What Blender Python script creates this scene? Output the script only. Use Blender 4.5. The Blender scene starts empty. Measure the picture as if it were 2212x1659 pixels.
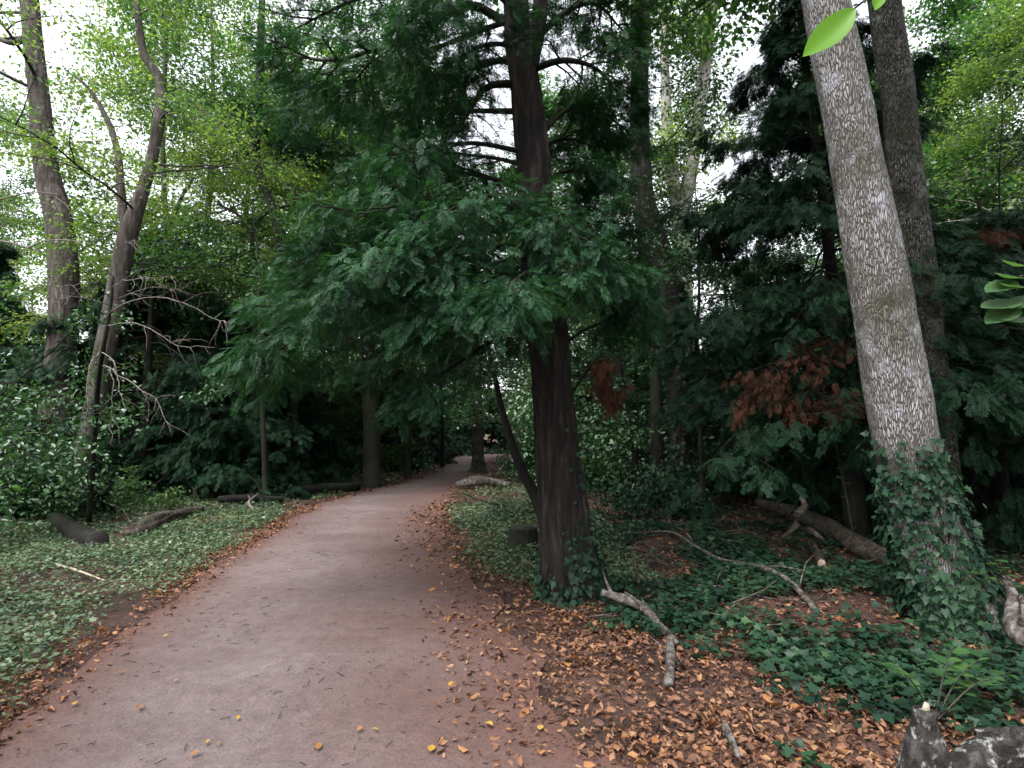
import bpy, math, random
import numpy as np
from mathutils import Vector, noise as mnoise

S = bpy.context.scene
COL = S.collection
R = math.radians
# ---------------------------------------------------------------- camera
CAMH, PITCH = 1.6, R(5.1)
cam_d = bpy.data.cameras.new('camera'); cam = bpy.data.objects.new('camera', cam_d); COL.objects.link(cam)
cam.location = (0, 0, CAMH); cam.rotation_euler = (R(90)+PITCH, 0, 0)
cam_d.lens = 19.98; cam_d.sensor_width = 36; cam_d.clip_start = 0.05; cam_d.clip_end = 2000
S.camera = cam
# ---------------------------------------------------------------- sky, sun, exposure
SUN_EL, SUN_AZ = R(58), R(215)
w = bpy.data.worlds.new('World'); S.world = w; w.use_nodes = True
nt = w.node_tree; nt.nodes.clear()
sky = nt.nodes.new('ShaderNodeTexSky'); sky.sky_type = 'NISHITA'; sky.sun_disc = False
sky.sun_elevation = SUN_EL; sky.sun_rotation = SUN_AZ; sky.dust_density = 4.0; sky.air_density = 1.0; sky.ozone_density = 1.0
hs = nt.nodes.new('ShaderNodeHueSaturation'); hs.inputs['Saturation'].default_value = 0.22   # thin overcast: pale sky
bg = nt.nodes.new('ShaderNodeBackground'); bg.inputs['Strength'].default_value = 0.15
wo = nt.nodes.new('ShaderNodeOutputWorld')
nt.links.new(sky.outputs[0], hs.inputs['Color']); nt.links.new(hs.outputs[0], bg.inputs[0]); nt.links.new(bg.outputs[0], wo.inputs[0])
sd = bpy.data.lights.new('sun', 'SUN'); sd.energy = 0.7; sd.angle = R(25); sd.color = (1.0, 0.95, 0.88)
sun = bpy.data.objects.new('sun', sd); COL.objects.link(sun)
sv = Vector((math.sin(SUN_AZ)*math.cos(SUN_EL), math.cos(SUN_AZ)*math.cos(SUN_EL), math.sin(SUN_EL)))
sun.rotation_euler = sv.to_track_quat('Z', 'Y').to_euler(); sun.location = sv*60
vs = S.view_settings; vs.view_transform = 'Standard'; vs.look = 'None'; vs.gamma = 1; vs.use_curve_mapping = False
vs.exposure = 2.2
S.cycles.max_bounces = 8; S.cycles.diffuse_bounces = 5; S.cycles.transmission_bounces = 6; S.cycles.glossy_bounces = 2

# ---------------------------------------------------------------- projection helpers (photo seen at 2212 x 1659)
F = 1228.0; CP, SP = math.cos(PITCH), math.sin(PITCH)
def ray(px, py):
    u, v = (px-1106)/F, (829.5-py)/F
    return np.array([u, CP - v*SP, SP + v*CP])
def wp(px, py, Y):
    d = ray(px, py); return d*(Y/d[1]) + np.array([0, 0, CAMH])
def gp(px, py, z=0.0):
    d = ray(px, py); t = (z-CAMH)/d[2]; return d*t + np.array([0, 0, CAMH])
def px2m(px, py, w_, Y):            # a width in pixels at depth Y, in metres
    d = ray(px, py); return w_/F*(Y/d[1])/math.sqrt(1+d[0]**2)

# ---------------------------------------------------------------- mesh helpers
class Acc:
    """gathers vertices and faces of one mesh"""
    def __init__(s): s.v = []; s.f = []; s.n = 0; s.t = []
    def add(s, V, faces_by_k, tint=None):
        V = np.asarray(V, dtype=np.float32).reshape(-1, 3)
        for Fa in faces_by_k: s.f.append(np.asarray(Fa, dtype=np.int64) + s.n)
        s.v.append(V); s.n += len(V)
    def build(s, name, mat, parent=None, smooth=False):
        me = bpy.data.meshes.new(name)
        if s.n:
            V = np.concatenate(s.v)
            if parent is not None: V = V - np.array(parent.location, dtype=np.float32)
            me.vertices.add(len(V)); me.vertices.foreach_set('co', V.ravel())
            li = np.concatenate([f.ravel() for f in s.f]); tot = np.concatenate([np.full(len(f), f.shape[1]) for f in s.f])
            st = np.concatenate([[0], np.cumsum(tot)[:-1]])
            me.loops.add(len(li)); me.loops.foreach_set('vertex_index', li.astype(np.int32))
            me.polygons.add(len(tot)); me.polygons.foreach_set('loop_start', st.astype(np.int32)); me.polygons.foreach_set('loop_total', tot.astype(np.int32))
            me.update(calc_edges=True)
            if smooth: me.polygons.foreach_set('use_smooth', np.ones(len(tot), dtype=bool))
        me.materials.append(mat)
        o = bpy.data.objects.new(name, me); COL.objects.link(o)
        if parent is not None:
            o.parent = parent
        return o
def empty(name, loc, label, cat, group=None, kind=None):
    o = bpy.data.objects.new(name, None); COL.objects.link(o); o.location = loc; o.empty_display_size = 0.2
    return tag(o, label, cat, group, kind)
def tag(o, label=None, cat=None, group=None, kind=None):
    if label: o['label'] = label
    if cat: o['category'] = cat
    if group: o['group'] = group
    if kind: o['kind'] = kind
    return o
def norm(a): return a/np.maximum(np.linalg.norm(a, axis=-1, keepdims=True), 1e-9)
def catmull(P, n):
    P = np.asarray(P, float)
    if len(P) == 2:
        t = np.linspace(0, 1, n)[:, None]; return P[0]*(1-t)+P[1]*t
    Q = np.vstack([2*P[0]-P[1], P, 2*P[-1]-P[-2]])
    out = []; t = np.linspace(0, len(P)-1, n)
    for x in t:
        i = min(int(x), len(P)-2); u = x-i; a, b, c, d = Q[i:i+4]
        out.append(.5*((2*b)+(-a+c)*u+(2*a-5*b+4*c-d)*u*u+(-a+3*b-3*c+d)*u**3))
    return np.array(out)
def tube(acc, P, rad, sides=8, rough=0.0, seed=0, cap=True, ridges=0, rfreq=1.5, zf=1.0):
    P = np.asarray(P, float); n = len(P); rad = np.broadcast_to(np.asarray(rad, float), (n,))
    T = norm(np.gradient(P, axis=0)); up = np.array([0, 1.0, 0]) if abs(T[0][1]) < .9 else np.array([1.0, 0, 0])
    a = norm(np.cross(T[0], up)); V = []
    th = np.linspace(0, 2*np.pi, sides, endpoint=False)
    for i in range(n):
        a = norm(a - T[i]*np.dot(a, T[i])); b = np.cross(T[i], a)
        rr = np.full(sides, rad[i])
        if rough or ridges:
            for k in range(sides):
                q = Vector((math.cos(th[k])*rfreq, math.sin(th[k])*rfreq, i*zf*.12+seed*7.3))
                m = 1 + rough*mnoise.noise(q) + rough*.5*mnoise.noise(q*2.7)
                if ridges: m += ridges*mnoise.noise(Vector((math.cos(th[k])*4+seed, math.sin(th[k])*4, i*.05)))
                rr[k] *= m
        V.append(P[i] + np.outer(np.cos(th)*rr, a) + np.outer(np.sin(th)*rr, b))
    V = np.concatenate(V)
    i, k = np.meshgrid(np.arange(n-1), np.arange(sides), indexing='ij'); i = i.ravel(); k = k.ravel(); k2 = (k+1) % sides
    Fq = np.stack([i*sides+k, i*sides+k2, (i+1)*sides+k2, (i+1)*sides+k], 1)
    faces = [Fq]
    if cap:
        faces.append(np.arange(sides)[::-1][None]); faces.append((np.arange(sides)+(n-1)*sides)[None])
    acc.add(V, faces)

# leaf templates: x along the leaf, z up ------------------------------------------------
def T_oval(w=.28, fold=.10, droop=.12):
    V = np.array([[0,0,0],[.3,w,fold],[.7,w*.85,fold*.6-droop*.4],[1,0,-droop],[.7,-w*.85,fold*.6-droop*.4],[.3,-w,fold]])
    return V, [np.array([[0,3,2,1],[0,5,4,3]])]
def T_diamond(w=.32):
    return np.array([[0,0,0],[.5,w,.06],[1,0,-.06],[.5,-w,.06]]), [np.array([[0,3,2,1]])]
def T_ivy():
    L = [[0,0,0],[-.14,.34,.03],[.18,.30,.05],[.26,.56,.02],[.50,.28,.04],[1,0,-.08]]
    V = np.array(L + [[a,-b,c] for a,b,c in L[1:5]])
    return V, [np.array([[5,4,3,2,1,0]]), np.array([[0,6,7,8,9,5]])]
def T_curl(c=.35, w=.25):
    V = np.array([[0,0,0],[.3,w,c*.5],[.7,w*.9,c*.6],[1.0,0,c*.15],[.75,-w*1.05,c*.75],[.3,-w*.9,c*.3]])
    return V, [np.array([[0,3,2,1],[0,5,4,3]])]
def T_spray(n=8, w=.045, droop=.22, seed=0, ln=.42):
    r = random.Random(seed); V = []; Fc = []
    def quad(p, q, ww):
        p = np.array(p); q = np.array(q); d = q-p; s = norm(np.cross(d, [0,0,1]))*ww; b = len(V)
        m = p*.45+q*.55
        V.extend([p, m+s, q, m-s]); Fc.append([b, b+3, b+2, b+1])
    f = lambda x: -droop*x*x
    quad([0,0,0], [.5,0,f(.5)], .015); quad([.45,0,f(.45)], [1,0,f(1)], .03)
    for i in range(n):
        x = .1+.85*i/n; L = ln*(1-.72*abs(x-.3)/.9)*r.uniform(.75,1.15)
        for s in (1,-1):
            x2 = x+L*.75; z0 = f(x)
            quad([x,0,z0], [x2, s*L*.72, z0-.13*L-droop*.5*L+r.uniform(-.04,.04)], w*r.uniform(.8,1.2))
    return np.array(V), [np.array(Fc)]
def place(acc, tpl, pos, d, up, size):
    """one copy of the leaf template at every pos, pointing along d"""
    if len(pos) == 0: return
    V, Fs = tpl; N = len(pos); k = len(V)
    d = norm(d); s = norm(np.cross(up, d)); n = np.cross(d, s)
    size = np.broadcast_to(np.asarray(size, float), (N,))
    W = pos[:,None,:] + size[:,None,None]*(V[None,:,0:1]*d[:,None,:] + V[None,:,1:2]*s[:,None,:] + V[None,:,2:3]*n[:,None,:])
    acc.add(W.reshape(-1,3), [(Fa[None] + (np.arange(N)*k)[:,None,None]).reshape(-1, Fa.shape[1]) for Fa in Fs])

# ---------------------------------------------------------------- materials
def mat_new(name):
    m = bpy.data.materials.new(name); m.use_nodes = True; nt = m.node_tree; nt.nodes.clear()
    return m, nt, lambda t, **k: _n(nt, t, **k)
def _n(nt, t, **k):
    n = nt.nodes.new(t)
    for a, b in k.items():
        if a.startswith('i_'): n.inputs[a[2:].replace('_', ' ')].default_value = b
        else: setattr(n, a, b)
    return n
def ramp(nt, fac, stops):
    r = nt.nodes.new('ShaderNodeValToRGB'); e = r.color_ramp.elements
    while len(e) < len(stops): e.new(.5)
    for x, (p, c) in zip(e, stops): x.position = p; x.color = (*c, 1)
    nt.links.new(fac, r.inputs[0]); return r.outputs[0]
def m_leaf(name, cols, trans=.35, tcol=None, rough=.45, spec=.4, clump=1.2):
    m, nt, n = mat_new(name); L = nt.links.new
    g = n('ShaderNodeNewGeometry'); tc = n('ShaderNodeTexCoord')
    ns = n('ShaderNodeTexNoise', i_Scale=clump, i_Detail=2.0); L(tc.outputs['Object'], ns.inputs['Vector'])
    ad = n('ShaderNodeMath', operation='MULTIPLY_ADD'); L(g.outputs['Random Per Island'], ad.inputs[0]); ad.inputs[1].default_value = .62
    ml = n('ShaderNodeMath', operation='MULTIPLY_ADD'); L(ns.outputs[0], ml.inputs[0]); ml.inputs[1].default_value = 1.1; ml.inputs[2].default_value = -.38
    L(ml.outputs[0], ad.inputs[2])
    k = len(cols); c = ramp(nt, ad.outputs[0], [(i/(k-1), cols[i]) for i in range(k)])
    p = n('ShaderNodeBsdfPrincipled', i_Roughness=rough); p.inputs['Specular IOR Level'].default_value = spec
    L(c, p.inputs['Base Color'])
    o = n('ShaderNodeOutputMaterial')
    if trans > 0:
        tr = n('ShaderNodeBsdfTranslucent'); mx = n('ShaderNodeMixShader'); mx.inputs[0].default_value = trans
        mc = n('ShaderNodeMix', data_type='RGBA', blend_type='MULTIPLY'); mc.inputs[0].default_value = 1
        L(c, mc.inputs[6]); mc.inputs[7].default_value = (*(tcol or (1.6,1.5,.7)), 1)
        L(mc.outputs[2], tr.inputs[0]); L(p.outputs[0], mx.inputs[1]); L(tr.outputs[0], mx.inputs[2]); L(mx.outputs[0], o.inputs[0])
    else: L(p.outputs[0], o.inputs[0])
    return m
def m_bark(name, cols, sc=6.0, stretch=.25, bump=.6, moss=None, patch=None, cells=False, dist=.03, msc=1.3, mth=.5, plo=.53, psc=4.0):
    m, nt, n = mat_new(name); L = nt.links.new
    tc = n('ShaderNodeTexCoord'); mp = n('ShaderNodeMapping'); mp.inputs['Scale'].default_value = (1,1,stretch); L(tc.outputs['Object'], mp.inputs[0])
    ns = n('ShaderNodeTexNoise', i_Scale=sc, i_Detail=8.0, i_Roughness=.65); L(mp.outputs[0], ns.inputs['Vector'])
    h = ns.outputs[0]
    if cells:
        mp2 = n('ShaderNodeMapping'); mp2.inputs['Scale'].default_value = (1,1,.17); L(tc.outputs['Object'], mp2.inputs[0])
        wn = n('ShaderNodeTexNoise', i_Scale=9.0, i_Detail=3.0); L(mp2.outputs[0], wn.inputs['Vector'])
        va = n('ShaderNodeVectorMath', operation='MULTIPLY_ADD'); L(wn.outputs['Color'], va.inputs[0]); va.inputs[1].default_value = (.07,.07,.07); L(mp2.outputs[0], va.inputs[2])
        vo = n('ShaderNodeTexVoronoi', feature='DISTANCE_TO_EDGE', i_Scale=74.0); L(va.outputs[0], vo.inputs['Vector'])
        vc = n('ShaderNodeTexVoronoi', feature='F1', i_Scale=74.0); L(va.outputs[0], vc.inputs['Vector'])
        mr = n('ShaderNodeMapRange'); L(vo.outputs['Distance'], mr.inputs[0]); mr.inputs[2].default_value = .20
        mm = n('ShaderNodeMath', operation='MULTIPLY'); L(mr.outputs[0], mm.inputs[0])
        m2 = n('ShaderNodeMath', operation='MULTIPLY_ADD'); L(ns.outputs[0], m2.inputs[0]); m2.inputs[1].default_value = 1.1; m2.inputs[2].default_value = .25
        L(m2.outputs[0], mm.inputs[1])
        sx = n('ShaderNodeSeparateColor'); L(vc.outputs['Color'], sx.inputs[0])
        m3 = n('ShaderNodeMath', operation='MULTIPLY_ADD'); L(sx.outputs[0], m3.inputs[0]); m3.inputs[1].default_value = .5; m3.inputs[2].default_value = .5
        m4 = n('ShaderNodeMath', operation='MULTIPLY'); L(mm.outputs[0], m4.inputs[0]); L(m3.outputs[0], m4.inputs[1]); h = m4.outputs[0]
    k = len(cols); c = ramp(nt, h, [((.15+.6*i/(k-1) if cells else .34+.32*i/(k-1)), cols[i]) for i in range(k)])
    def over(c, col, s, lo, hi, seed, hm=1.0):
        q = n('ShaderNodeTexNoise', i_Scale=s, i_Detail=5.0, i_Roughness=.6); a = n('ShaderNodeVectorMath', operation='ADD'); a.inputs[1].default_value = (seed,seed,seed)
        L(tc.outputs['Object'], a.inputs[0]); L(a.outputs[0], q.inputs['Vector'])
        r_ = n('ShaderNodeMapRange'); L(q.outputs[0], r_.inputs[0]); r_.inputs[1].default_value = lo; r_.inputs[2].default_value = hi
        f_ = n('ShaderNodeMath', operation='MULTIPLY'); L(r_.outputs[0], f_.inputs[0])
        hx = n('ShaderNodeMath', operation='MULTIPLY_ADD'); L(h, hx.inputs[0]); hx.inputs[1].default_value = hm; hx.inputs[2].default_value = (1-hm)*.6; L(hx.outputs[0], f_.inputs[1])
        f2 = n('ShaderNodeMath', operation='MULTIPLY', use_clamp=True); L(f_.outputs[0], f2.inputs[0]); f2.inputs[1].default_value = 1.5
        x = n('ShaderNodeMix', data_type='RGBA'); L(f2.outputs[0], x.inputs[0]); L(c, x.inputs[6]); x.inputs[7].default_value = (*col, 1); return x.outputs[2]
    if patch: c = over(c, patch, psc, plo, plo+.09, 3.1, .5)
    if moss: c = over(c, moss, msc, mth-.05, mth+.15, 8.7)
    p = n('ShaderNodeBsdfPrincipled', i_Roughness=.85); p.inputs['Specular IOR Level'].default_value = .25; L(c, p.inputs['Base Color'])
    b = n('ShaderNodeBump', i_Strength=bump, i_Distance=dist); L(h, b.inputs['Height']); L(b.outputs[0], p.inputs['Normal'])
    o = n('ShaderNodeOutputMaterial'); L(p.outputs[0], o.inputs[0]); return m

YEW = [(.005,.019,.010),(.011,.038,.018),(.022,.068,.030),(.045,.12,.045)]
M = dict(
 yew=m_leaf('yew_needles', YEW, .25, (1.4,1.6,.7), .55, .15, 1.6),
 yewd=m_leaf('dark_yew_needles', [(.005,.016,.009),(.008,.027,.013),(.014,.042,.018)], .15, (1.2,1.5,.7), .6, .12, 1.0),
 light=m_leaf('light_leaves', [(.024,.068,.028),(.055,.11,.035),(.11,.17,.04),(.19,.23,.05)], .56, (1.5,1.55,.85), .45, .35, .5),
 mid=m_leaf('mid_green_leaves', [(.016,.05,.018),(.028,.078,.025),(.046,.11,.03),(.075,.145,.035)], .48, (1.4,1.5,.75), .42, .45, .5),
 holly=m_leaf('holly_leaves', [(.012,.040,.018),(.02,.062,.024),(.034,.09,.03),(.06,.125,.032)], .18, (1.4,1.4,.6), .38, .5, 1.5),
 hollyl=m_leaf('glossy_bush_leaves', [(.012,.042,.018),(.022,.068,.026),(.038,.10,.034),(.07,.14,.036)], .25, (1.4,1.4,.6), .32, .55, 1.5),
 ivy=m_leaf('ivy_leaves', [(.006,.018,.012),(.011,.032,.019),(.019,.050,.026),(.036,.082,.034)], .2, (1.4,1.4,.6), .5, .2, 1.2),
 cover=m_leaf('ground_ivy_leaves', [(.02,.042,.024),(.04,.075,.04),(.065,.11,.055),(.10,.145,.07),(.15,.17,.08)], .2, (1.3,1.3,.7), .42, .45, .8),
 litter=m_leaf('fallen_leaves', [(.026,.015,.012),(.065,.035,.025),(.13,.065,.042),(.20,.10,.060),(.27,.145,.078),(.30,.22,.13)], .15, (1.2,1,.7), .7, .2, 6.0),
 dead=m_leaf('dead_needles', [(.025,.012,.009),(.055,.024,.015),(.09,.038,.022)], .2, (1.2,.9,.6), .8, .1, 2.5),
 grass=m_leaf('grass_blades', [(.03,.07,.02),(.055,.10,.03),(.09,.13,.045)], .3, (1.3,1.3,.7), .5, .3, 1.0),
 bright=m_leaf('bright_leaf', [(.08,.22,.014),(.10,.25,.016),(.12,.28,.02)], .5, (1.5,1.4,.6), .4, .4, 3.0),
 sap=m_leaf('sapling_leaves', [(.022,.07,.028),(.04,.10,.034),(.06,.13,.038),(.10,.15,.036)], .45, (1.4,1.4,.7), .38, .5, 2.0),
 yellow=m_leaf('yellow_fallen_leaf', [(.30,.17,.03),(.36,.22,.04),(.40,.29,.08)], .2, (1.2,1.1,.7), .6, .2, 2.0),
 orange=m_leaf('orange_fallen_leaf', [(.20,.085,.035),(.26,.12,.05),(.33,.20,.10)], .2, (1.2,1,.7), .6, .2, 2.0),
 bark_yew=m_bark('yew_bark', [(.002,.0018,.0015),(.008,.0062,.0055),(.018,.0135,.0115),(.045,.036,.031)], 15, .16, 1.0, dist=.09, moss=(.022,.028,.016), mth=.58, patch=(.10,.085,.08), plo=.64),
 bark_pale=m_bark('pale_scaly_bark', [(.085,.077,.07),(.17,.16,.153),(.235,.227,.222),(.31,.305,.305)], 14, .35, .9, moss=(.055,.052,.025), patch=(.38,.38,.42), cells=True, dist=.03, msc=1.8, mth=.53, plo=.55),
 bark_grey=m_bark('grey_green_bark', [(.014,.013,.011),(.045,.042,.036),(.085,.08,.072),(.15,.148,.14)], 8, .6, 1.0, moss=(.03,.038,.018), patch=(.16,.18,.16), msc=2.2, mth=.47, dist=.05, cells=True),
 bark_brown=m_bark('brown_bark', [(.012,.009,.008),(.04,.031,.028),(.075,.06,.057),(.12,.10,.10)], 12, .18, 1.0, moss=(.035,.04,.022), dist=.07),
 bark_white=m_bark('pale_smooth_bark', [(.10,.09,.08),(.24,.23,.21),(.34,.33,.31)], 7, .6, .4, moss=(.08,.09,.05), dist=.02, mth=.55),
 bark_dark=m_bark('dark_bark', [(.002,.0017,.0015),(.0045,.0038,.0034),(.010,.008,.0072)], 12, .2, .9, moss=(.018,.024,.010), dist=.05),
 dead_wood=m_bark('dead_wood', [(.014,.011,.009),(.05,.04,.034),(.10,.085,.076),(.19,.17,.16)], 16, .6, 1.0, moss=(.22,.22,.22), dist=.04, msc=12, mth=.58),
 log=m_bark('fallen_log_bark', [(.008,.006,.005),(.028,.021,.017),(.06,.046,.038),(.11,.09,.08)], 14, .7, 1.0, moss=(.045,.048,.03), dist=.05, msc=4),
 lichen=m_bark('lichen_stump_bark', [(.005,.0045,.004),(.015,.013,.012),(.035,.032,.03),(.08,.08,.08)], 15, .8, 1.0, patch=(.30,.31,.30), dist=.05, psc=17.0, plo=.55),
 twig=m_bark('grey_twig', [(.05,.04,.036),(.12,.10,.095),(.20,.18,.17)], 20, 1, .3, dist=.01),
)
def m_wood(name, a, b):
    m, nt, n = mat_new(name); L = nt.links.new; tc = n('ShaderNodeTexCoord')
    wv = n('ShaderNodeTexNoise', i_Scale=25.0, i_Detail=6.0); L(tc.outputs['Object'], wv.inputs['Vector'])
    c = ramp(nt, wv.outputs[0], [(.3, a), (.7, b)]); p = n('ShaderNodeBsdfPrincipled', i_Roughness=.8); L(c, p.inputs['Base Color'])
    o = n('ShaderNodeOutputMaterial'); L(p.outputs[0], o.inputs[0]); return m
M['broken'] = m_wood('broken_wood', (.18,.14,.10), (.38,.32,.25)); M['cut'] = m_wood('cut_wood', (.28,.18,.10), (.5,.38,.24)); M['cutdark'] = m_wood('old_cut_wood', (.004,.0035,.003), (.016,.012,.010))
def m_ground(path):
    m, nt, n = mat_new('path_gravel' if path else 'forest_soil'); L = nt.links.new; tc = n('ShaderNodeTexCoord'); O = tc.outputs['Object']
    big = n('ShaderNodeTexNoise', i_Scale=.9 if path else 1.5, i_Detail=5.0, i_Roughness=.6); L(O, big.inputs['Vector'])
    fine = n('ShaderNodeTexNoise', i_Scale=70.0 if path else 60.0, i_Detail=4.0, i_Roughness=.7); L(O, fine.inputs['Vector'])
    med = n('ShaderNodeTexNoise', i_Scale=9.0, i_Detail=6.0, i_Roughness=.65); L(O, med.inputs['Vector'])
    if path:
        c1 = ramp(nt, big.outputs[0], [(.3,(.086,.060,.057)), (.5,(.110,.085,.083)), (.7,(.140,.113,.112))])
        at = n('ShaderNodeAttribute', attribute_name='edge')      # worn pale middle, redder soil along the borders
        ed = n('ShaderNodeMath', operation='MULTIPLY_ADD'); L(med.outputs[0], ed.inputs[0]); ed.inputs[1].default_value = .9; ed.inputs[2].default_value = -.45
        e2 = n('ShaderNodeMath', operation='ADD', use_clamp=True); L(at.outputs['Fac'], e2.inputs[0]); L(ed.outputs[0], e2.inputs[1])
        e3 = n('ShaderNodeMath', operation='MULTIPLY', use_clamp=True); L(e2.outputs[0], e3.inputs[0]); L(at.outputs['Fac'], e3.inputs[1])
        x = n('ShaderNodeMix', data_type='RGBA'); L(e3.outputs[0], x.inputs[0]); L(c1, x.inputs[6]); x.inputs[7].default_value = (.082,.043,.035,1); c1 = x.outputs[2]
        f = ramp(nt, fine.outputs[0], [(.3,(.66,.65,.65)), (.5,(1,1,1)), (.72,(1.3,1.29,1.29))])
        mf = ramp(nt, med.outputs[0], [(.3,(.78,.76,.76)), (.7,(1.16,1.15,1.15))])
    else:
        c1 = ramp(nt, big.outputs[0], [(.3,(.020,.013,.011)), (.5,(.046,.027,.022)), (.7,(.085,.050,.041))])
        f = ramp(nt, fine.outputs[0], [(.3,(.4,.4,.4)), (.5,(1,1,1)), (.7,(1.9,1.7,1.5))])
        mf = ramp(nt, med.outputs[0], [(.3,(.6,.6,.6)), (.7,(1.3,1.3,1.3))])
    a = n('ShaderNodeMix', data_type='RGBA', blend_type='MULTIPLY'); a.inputs[0].default_value = 1; L(c1, a.inputs[6]); L(f, a.inputs[7])
    b = n('ShaderNodeMix', data_type='RGBA', blend_type='MULTIPLY'); b.inputs[0].default_value = 1; L(a.outputs[2], b.inputs[6]); L(mf, b.inputs[7])
    p = n('ShaderNodeBsdfPrincipled', i_Roughness=.9); p.inputs['Specular IOR Level'].default_value = .2; L(b.outputs[2], p.inputs['Base Color'])
    hh = n('ShaderNodeMath', operation='MULTIPLY_ADD'); L(fine.outputs[0], hh.inputs[0]); hh.inputs[1].default_value = .35; L(med.outputs[0], hh.inputs[2])
    bu = n('ShaderNodeBump', i_Strength=.7, i_Distance=.02 if path else .05); L(hh.outputs[0], bu.inputs['Height']); L(bu.outputs[0], p.inputs['Normal'])
    o = n('ShaderNodeOutputMaterial'); L(p.outputs[0], o.inputs[0]); return m

# ---------------------------------------------------------------- path and ground
Lp = [(-4,-8),(-3.2,-3),(-2.9,0)] + [tuple(gp(*q)[:2]) for q in [(-160,1690),(0,1580),(170,1440),(400,1270),(560,1165),(680,1095),(780,1062),(870,1042),(925,1026),(948,1012),(958,1000),(975,990)]] + [(-3.6,52),(-2,70)]
Rp = [(1.1,-8),(1.0,-3),(.9,0)] + [tuple(gp(*q)[:2]) for q in [(1400,1750),(1270,1659),(1190,1500),(1120,1380),(1050,1270),(975,1190),(948,1140),(958,1095),(985,1062),(1020,1043),(1040,1028),(1056,1012),(1058,1000),(1062,991)]] + [(0.2,52),(2,70)]
def resample(P, n):
    P = catmull([(a,b,0) for a,b in P], 400); s = np.concatenate([[0], np.cumsum(np.linalg.norm(np.diff(P,axis=0),axis=1))]); s /= s[-1]
    t = np.linspace(0,1,n); return np.stack([np.interp(t,s,P[:,0]), np.interp(t,s,P[:,1])],1)
NP = 420; PL, PR = resample(Lp, NP), resample(Rp, NP)
def side(xy):
    """signed distances outside the left and right border of the path (negative inside)"""
    xy = np.atleast_2d(xy); ly = np.interp(xy[:,1], PL[:,1], PL[:,0]); ry = np.interp(xy[:,1], PR[:,1], PR[:,0])
    return ly-xy[:,0], xy[:,0]-ry
def H(x, y):
    a, b = side([(x,y)]); d = max(a[0], b[0])-.3; k = min(max(d/(1.8+.12*max(0,y-10)), 0), 1); k = k*k*(3-2*k)
    r = math.hypot(x, y)
    return k*(.10*mnoise.noise(Vector((x*.5,y*.5,3))) + .05*mnoise.noise(Vector((x*1.6,y*1.6,9))) + .04) - .012 + max(0, r-60)*.03
def Hs(P): return np.array([H(a,b) for a,b in P])
gx = np.concatenate([-np.geomspace(160,12,24), np.linspace(-11.7,11.7,150), np.geomspace(12,160,24)])
gy = np.concatenate([-np.geomspace(80,6,10), np.linspace(-5.5,22,190), np.linspace(22.3,50,80), np.geomspace(51,200,26)])
X, Y = np.meshgrid(gx, gy, indexing='ij'); V = np.stack([X.ravel(), Y.ravel(), Hs(zip(X.ravel(), Y.ravel()))],1)
i, k = np.meshgrid(np.arange(len(gx)-1), np.arange(len(gy)-1), indexing='ij'); i = i.ravel(); k = k.ravel(); n_ = len(gy)
A = Acc(); A.add(V, [np.stack([i*n_+k,(i+1)*n_+k,(i+1)*n_+k+1,i*n_+k+1],1)]); tag(A.build('ground', m_ground(False), None, True), kind='structure')
A = Acc(); W = 40; V = []; ed = []
for j in range(NP):
    a, b = PL[j].copy(), PR[j].copy()
    nz = lambda s, q: .24*mnoise.noise(Vector((q[0]*1.3,q[1]*1.3,s)))+.13*mnoise.noise(Vector((q[0]*5,q[1]*6,s)))
    dv = (b-a)/np.linalg.norm(b-a); a += dv*nz(1,a); b += dv*nz(5,b)
    for q in range(W+1):
        t = q/W; p = a*(1-t)+b*t; wd = np.linalg.norm(b-a); e = min(t, 1-t)*wd
        V.append((p[0], p[1], .004+.012*mnoise.noise(Vector((p[0]*1.2,p[1]*1.2,0)))*min(e*2,1))); ed.append(max(0, 1-e/.75) if t < .5 else max(0, 1-e/2.1)**.8)
i, k = np.meshgrid(np.arange(NP-1), np.arange(W), indexing='ij'); i = i.ravel(); k = k.ravel()
A.add(V, [np.stack([i*(W+1)+k, i*(W+1)+k+1, (i+1)*(W+1)+k+1, (i+1)*(W+1)+k],1)])
po = A.build('path', m_ground(True), None, True); tag(po, kind='structure')
at = po.data.attributes.new('edge', 'FLOAT', 'POINT'); at.data.foreach_set('value', ed)

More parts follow.
